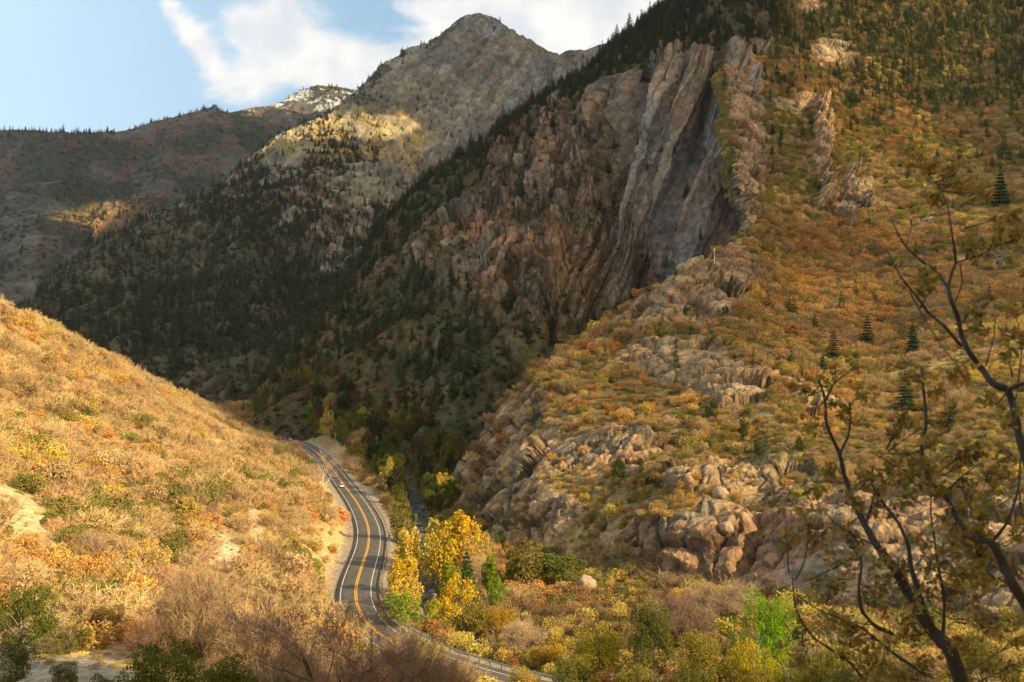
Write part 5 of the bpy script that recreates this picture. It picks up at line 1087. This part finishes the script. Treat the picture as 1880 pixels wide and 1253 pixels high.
bare_tree(755, 1130, 55, 503, 'bare spreading tree at the bottom between road and creek', levels=5, kids=(5, 6, 5, 4), r0=.014, n0=3, spread=.65)
bare_tree(588, 815, 430, 504, 'pale dead tree leaning over the road where the cars queue', mats=(M_PALEBARK, M_PALETWIG), levels=4, kids=(6, 5, 5, 4), r0=.02, n0=2)
bare_tree(940, 1125, 185, 505, 'pale leafless tree in the brush right of the creek bend', mats=(M_GREYBARK, M_PALETWIG), levels=5, kids=(6, 6, 5, 4), r0=.014, n0=4)
bare_tree(1330, 1045, 190, 506, 'grey leafless tree in front of the rock cliff', mats=(M_GREYBARK, M_PALETWIG), levels=5, kids=(7, 6, 6, 5), r0=.012, n0=5, spread=.6)
bare_tree(1250, 1060, 180, 507, 'grey brown leafless tree left of the one before the cliff', mats=(M_GREYBARK, M_PINKTWIG), levels=5, kids=(6, 6, 6, 5), r0=.012, n0=5, spread=.6)
bare_tree(870, 980, 255, 508, 'thin bare tree beside the spruce at the creek', mats=(M_GREYBARK, M_PALETWIG), levels=4, kids=(5, 5, 5, 4), r0=.01, n0=3)
D_DENSE = [(data('stems', bare_dome(520 + i, 150, 5, .0035), M_DARKBARK), data('twigs', bare_dome(520 + i, 120, 46, .0026), M_TWIG)) for i in range(3)]
def dense_bush(x, top, Y, wpx, col, label, i=0):
    p = at(x, top, Y); gz = groundz(p[0], p[1])[0]; H = max(2, p[2] - gz); W = max(wpx / F * Y, H * .75); root = empty('bare_bush', (p[0], p[1], gz), r.uniform(0, 6.28), label=label, cat='bush')
    for nm, me in zip(('stems', 'twigs'), D_DENSE[i % 3]):
        c = bpy.data.objects.new(nm, me); COL.objects.link(c); c.parent = root; c.scale = (W * .46, W * .46, H * .74); tag(c, tint=col)
BN = (.44, .31, .19); PK = (.46, .33, .21)
for k, (x, tp, Y_, wd, col, lb) in enumerate(((372, 1000, 104, 200, BN, 'big round leafless bush with fanning stems at lower left'), (470, 1085, 96, 190, BN, 'leafless bush right of the big round one'), (545, 1145, 84, 130, PK, 'pinkish bare bush left of the dark forked trees'), (625, 1165, 90, 180, PK, 'pinkish thicket at the bottom edge before the road end'),
        (735, 1160, 92, 190, PK, 'brown bare thicket at the bottom right of the dark forked trees'), (500, 1190, 66, 150, PK, 'low pinkish thicket beside the green oak'), (820, 1190, 62, 130, PK, 'small bare thicket at the bottom, beside the lower road'), (280, 1120, 100, 110, (.33, .2, .13), 'reddish bare bush under the big round one'), (745, 1128, 100, 120, BN, 'pale bare bush between the road end and the creek bend'), (830, 1185, 96, 110, BN, 'bare bush over the lower road beside the guardrail'), (170, 965, 172, 70, (.5, .38, .24), 'pale round leafless tree among green shrubs'))): dense_bush(x, tp, Y_, wd, col, lb, k)
D_FINE = [data('crown', leaf_cloud(540 + i, 11000, .022, 26, .55, .85, (.12, .26), .62, quad=True), M_LEAF) for i in range(3)]
def fine_tree(x, top, Y, wpx, col, label, i=0, name='oak_shrub', cat='shrub'):
    p = at(x, top, Y); gz = groundz(p[0], p[1])[0]; H = max(2, p[2] - gz); W = max(wpx / F * Y, H * .8); root = empty(name, (p[0], p[1], gz), r.uniform(0, 6.28), label=label, cat=cat)
    c = bpy.data.objects.new('crown', D_FINE[i % 3]); COL.objects.link(c); c.parent = root; c.scale = (W * .6, W * .6, H * .76); tag(c, tint=col)
    t = bpy.data.objects.new('trunk', D_TRUNK[i % 3]); COL.objects.link(t); t.parent = root; t.scale = (W * .5, W * .5, H * .8)
GD, OL, GN_ = (.15, .17, .03), (.20, .18, .045), (.12, .16, .03)
for k, (x, tp, Y_, wd, col, lb) in enumerate(((300, 1150, 66, 230, GD, 'large dark green oak bush at the bottom left of centre'), (220, 1190, 62, 150, GN_, 'dark green oak bush left of the largest one'), (415, 1185, 60, 190, GD, 'dark green oak bush right of the largest one'), (40, 1060, 104, 150, (.13, .15, .035), 'dark olive bush in the shaded corner at left edge'), (130, 1125, 104, 120, OL, 'brownish olive bush in the shaded lower left'),
        (200, 1100, 112, 100, (.25, .17, .05), 'golden brown bush at the border of the shadow'), (20, 1170, 88, 110, (.15, .17, .05), 'grey green bush in the bottom left corner'), (545, 1215, 58, 130, OL, 'olive bush at the bottom beside the bare thickets'), (120, 1205, 84, 80, (.2, .2, .08), 'small sage green bush on the pale ground'),
        (1395, 1062, 140, 92, (.26, .42, .03), 'bright green tree below the rock cliff'), (1385, 1118, 130, 110, (.52, .42, .03), 'bright yellow bush under the bright green tree'), (1200, 1085, 165, 110, (.16, .17, .04), 'dark olive tree below the cliff shelf'), (905, 1108, 205, 110, (.45, .30, .03), 'golden bush left of the pale leafless tree'), (1000, 1150, 180, 110, (.50, .33, .04), 'golden bush right of the pale leafless tree'),
        (1100, 1140, 170, 120, (.46, .40, .04), 'yellow bush above the bottom edge, right of the golden ones'), (1060, 1195, 150, 130, (.22, .22, .04), 'olive green bush at the bottom, right of the road'), (1180, 1175, 140, 140, (.30, .27, .04), 'olive yellow bush at the bottom centre right'), (1290, 1140, 140, 150, (.34, .28, .05), 'dull golden bush before the grey trees'), (1290, 1215, 110, 130, (.17, .18, .04), 'dark green bush at the bottom edge'),
        (1445, 1150, 110, 120, (.35, .36, .04), 'yellow green bush at the foot of the near oak'), (1400, 1210, 100, 140, (.26, .21, .05), 'brown olive bush at the bottom edge beside the oak'), (1040, 1110, 225, 80, (.2, .24, .04), 'green bush below the round boulder'), (1160, 1050, 235, 70, (.34, .27, .06), 'dull yellow bush right of the round boulder'), (940, 1065, 250, 60, (.45, .2, .04), 'orange bush right of the lime trees'),
        (1530, 1180, 105, 150, (.2, .2, .04), 'olive bush behind the near oak trunk'), (1650, 1170, 100, 170, (.24, .19, .05), 'brown green bush right of the near oak trunk'), (1800, 1150, 96, 190, (.2, .18, .04), 'dark bush in the bottom right corner'), (775, 1155, 98, 90, (.42, .38, .05), 'yellow green bush at the bottom, hiding the lower road'), (705, 1150, 104, 70, (.36, .34, .06), 'small yellow olive bush at the end of the visible road'), (955, 1215, 150, 110, (.48, .36, .08), 'pale golden bush over the lower guardrail'))): fine_tree(x, tp, Y_, wd, col, lb, k)

# ---- near oaks on the right, traced limb by limb
M_OAKLEAF = leaf_mat('olive_oak_leaves', .35, .45, fixed=(.27, .22, .05), hue=.05); M_OAKRUST = leaf_mat('rusty_oak_leaves', .35, .45, fixed=(.40, .23, .05), hue=.05)
def near_oak(label, Y0, limbs, clusters, seed):
    rr = np.random.default_rng(seed); pxm = Y0 / F; nodes, parts = [], []
    for pts, w0, w1 in limbs:
        w0, w1 = w0 * .78, w1 * .8
        pts = np.array(pts, float); n = len(pts); yj = Y0 + .35 * np.cumsum(rr.normal(0, .35, n)); P3 = at(pts[:, 0], pts[:, 1], yj)
        tt = np.linspace(0, len(P3) - 1, 5 * len(P3)); fine = np.stack([np.interp(tt, np.arange(len(P3)), P3[:, k]) for k in range(3)], 1); fine[1:-1] = (fine[:-2] + 2 * fine[1:-1] + fine[2:]) / 4; fine[1:-1] = (fine[:-2] + 2 * fine[1:-1] + fine[2:]) / 4; m = len(fine); rad = (w1 + (w0 * .85 - w1) * (1 - np.linspace(0, 1, m)) ** 1.35) * pxm / 2; fine = fine + .006 * rr.normal(0, 1, fine.shape).cumsum(0) * 0 ; parts.append(tube(fine, rad * (1 + .08 * rr.normal(0, 1, m)), 8)); nodes.append(fine)
    root_p = nodes[0][0]; nod = np.vstack(nodes); tw, lo, lr = [], [], []
    for cx, cy, rad, nl, rust in clusters:
        c = at(cx, cy, Y0 + rr.normal(0, .5)); 
        d = np.linalg.norm(nod - c, axis=1); s_ = nod[np.argmin(d + rr.uniform(0, .15, len(d)))]; mid = (s_ + c) / 2 + rr.normal(0, .05, 3) + np.array([0, 0, -.04]); L = resample(np.array([s_, mid, c]), .05) if np.linalg.norm(c - s_) > .2 else np.array([s_, mid, c])
        tw.append(tube(L, np.linspace(.008, .003, len(L)), 4)); R_ = rad * pxm
        for _ in range(max(5, nl // 2)):
            e = c + rr.normal(0, R_ * .6, 3) * np.array([1, .8, .8]); q = L[rr.integers(len(L) // 2, len(L))]; m_ = (q + e) / 2 + rr.normal(0, .025, 3)
            tw.append(tube([q, m_, e], [.0035, .0026, .0018], 3)); nn = 4
            for t in range(nn): (lr if rr.uniform() < rust else lo).append(m_ + (e - m_) * rr.uniform(0, 1.1) + rr.normal(0, .022, 3))
    base = np.array([root_p[0], root_p[1], root_p[2]]); root = empty('oak_tree', tuple(base), label=label, cat='tree')
    v_, f_ = join(*parts); mesh('trunk', v_ - base, f_, M_DARKBARK, root, smooth=True); v_, f_ = join(*tw); mesh('twigs', v_ - base, f_, M_DARKBARK, root)
    def leaves(C_, nm, mat):
        if not len(C_): return
        C_ = np.array(C_) - base; n = len(C_); a = unit(n, rr); b_ = np.cross(a, unit(n, rr)); b_ /= np.linalg.norm(b_, axis=1, keepdims=True); s_ = rr.uniform(.026, .05, n)[:, None]; nrm = np.cross(a, b_) * s_ * .25
        out = [-a, -a * .35 - b_ * .5, -a * .15 - b_ * .28, a * .35 - b_ * .52, a * .5 - b_ * .25, a, a * .5 + b_ * .25, a * .35 + b_ * .52, -a * .15 + b_ * .28, -a * .35 + b_ * .5]
        V_ = np.stack([C_ + o_ * s_ + nrm * (0 if k in (0, 5) else 1) for k, o_ in enumerate(out)], 1).reshape(-1, 3); i = np.arange(n)[:, None] * 10
        mesh(nm, V_, [np.hstack([i + 0, i + 1, i + 2, i + 8]), np.hstack([i + 0, i + 8, i + 9, i + 9])[:, :3], np.hstack([i + 2, i + 3, i + 4, i + 6]), np.hstack([i + 2, i + 6, i + 7, i + 8]), np.hstack([i + 4, i + 5, i + 6])], mat, root)
    leaves(lo, 'leaves', M_OAKLEAF); leaves(lr, 'rusty_leaves', M_OAKRUST)
rc = np.random.default_rng(9)
def rclus(n, poly, rad=(18, 34), nl=(10, 22), rust=.35):
    out = []; P_ = np.array(poly); 
    while len(out) < n:
        x, y = rc.uniform(P_[:, 0].min(), P_[:, 0].max()), rc.uniform(P_[:, 1].min(), P_[:, 1].max())
        if inpoly(np.array([x]), np.array([y]), poly)[0]: out.append((x, y, rc.uniform(*rad), int(rc.uniform(*nl)), rust))
    return out
near_oak('near oak whose dark trunk leans left from the bottom right', 10.0, [
    ([(1800, 1420), (1785, 1330), (1765, 1253), (1746, 1195), (1712, 1161), (1678, 1112), (1656, 1067), (1637, 1037), (1610, 1003), (1588, 965), (1565, 916), (1550, 874), (1542, 833), (1516, 780), (1516, 735), (1503, 697)], 48, 5),
    ([(1722, 1172), (1700, 1130), (1684, 1080), (1672, 1040), (1668, 1000), (1650, 960), (1622, 925), (1600, 890), (1602, 860)], 20, 4), ([(1542, 833), (1558, 800), (1562, 770), (1560, 740)], 9, 3), ([(1516, 735), (1530, 705), (1560, 681), (1585, 672)], 7, 2),
    ([(1640, 1165), (1605, 1150), (1580, 1120), (1576, 1080), (1582, 1040), (1578, 1000), (1560, 975)], 13, 4), ([(1700, 1240), (1640, 1200), (1580, 1150), (1500, 1120), (1460, 1090)], 11, 3), ([(1590, 1253), (1560, 1215), (1490, 1170), (1460, 1120), (1455, 1060)], 8, 3), ([(1610, 1003), (1570, 985), (1530, 960), (1500, 920)], 6, 2),
    ([(1588, 965), (1600, 930), (1608, 900), (1640, 870)], 8, 3), ([(1730, 1185), (1735, 1100), (1722, 1040), (1716, 990), (1708, 940), (1712, 880)], 11, 3)],
    rclus(78, [(1425, 905), (1540, 850), (1640, 860), (1700, 960), (1790, 1040), (1880, 1120), (1880, 1253), (1450, 1253), (1440, 1100)]) + [(1450, 715, 20, 12, .6), (1480, 725, 16, 10, .6), (1505, 690, 18, 10, .5), (1545, 670, 22, 12, .5), (1580, 720, 18, 10, .4), (1530, 745, 20, 12, .4), (1480, 790, 16, 9, .5), (1560, 760, 20, 14, .3)], 701)
near_oak('near oak stem bending in from the right edge', 9.0, [
    ([(1960, 1330), (1925, 1180), (1880, 1105), (1860, 1074), (1841, 1033), (1822, 995), (1780, 988), (1758, 954), (1735, 908), (1705, 882), (1690, 822), (1701, 780), (1698, 740), (1692, 674)], 34, 6), ([(1822, 995), (1850, 960), (1870, 900), (1874, 840)], 10, 4), ([(1735, 908), (1760, 880), (1800, 850)], 7, 2), ([(1705, 882), (1650, 860), (1600, 830)], 6, 2)],
    rclus(46, [(1590, 770), (1680, 760), (1880, 820), (1880, 1100), (1800, 1080), (1700, 980)], rust=.4) + [(1690, 690, 22, 14, .5), (1720, 720, 20, 12, .4), (1660, 700, 18, 10, .6), (1650, 780, 22, 14, .4), (1740, 760, 22, 12, .3)], 702)
near_oak('tallest near oak reaching up the right side of the picture', 8.0, [
    ([(1935, 1000), (1895, 880), (1870, 800), (1858, 735), (1850, 715), (1823, 706), (1800, 674), (1778, 646), (1765, 617), (1759, 582), (1746, 553), (1740, 528), (1748, 499), (1755, 483), (1752, 455), (1747, 425), (1741, 383), (1727, 347), (1703, 319)], 26, 3),
    ([(1852, 716), (1866, 708), (1890, 702), (1930, 690)], 13, 9), ([(1740, 528), (1717, 496), (1692, 480), (1663, 454), (1646, 425), (1636, 400)], 9, 3), ([(1765, 636), (1733, 598), (1705, 576), (1685, 547), (1660, 518), (1641, 486), (1630, 461)], 10, 3),
    ([(1755, 483), (1787, 473), (1815, 462)], 6, 2), ([(1763, 486), (1767, 520), (1755, 553), (1748, 560)], 5, 3), ([(1663, 454), (1670, 430), (1675, 412)], 4, 2), ([(1868, 713), (1876, 649), (1872, 600), (1860, 575)], 6, 2), ([(1810, 672), (1825, 620), (1828, 580)], 5, 2)],
    [(1680, 285, 26, 16, .9), (1705, 310, 24, 14, .8), (1740, 305, 24, 14, .8), (1760, 340, 26, 16, .7), (1790, 345, 22, 12, .5), (1720, 355, 20, 12, .4), (1810, 360, 20, 10, .5), (1700, 365, 16, 8, .2), (1800, 430, 26, 16, .4), (1840, 420, 26, 16, .6), (1870, 440, 26, 16, .5), (1775, 455, 22, 12, .3), (1820, 450, 22, 12, .3),
     (1862, 395, 24, 12, .8), (1716, 510, 20, 14, .1), (1708, 535, 16, 10, .1), (1790, 580, 20, 14, .2), (1800, 605, 20, 12, .2), (1872, 620, 22, 12, .4), (1700, 495, 14, 8, .2), (1850, 640, 20, 10, .3), (1780, 700, 22, 12, .5), (1820, 740, 22, 12, .3), (1850, 780, 26, 14, .4), (1875, 560, 20, 8, .5)], 703)
build_haze()
print('objects', round(time.time() - T0, 1))
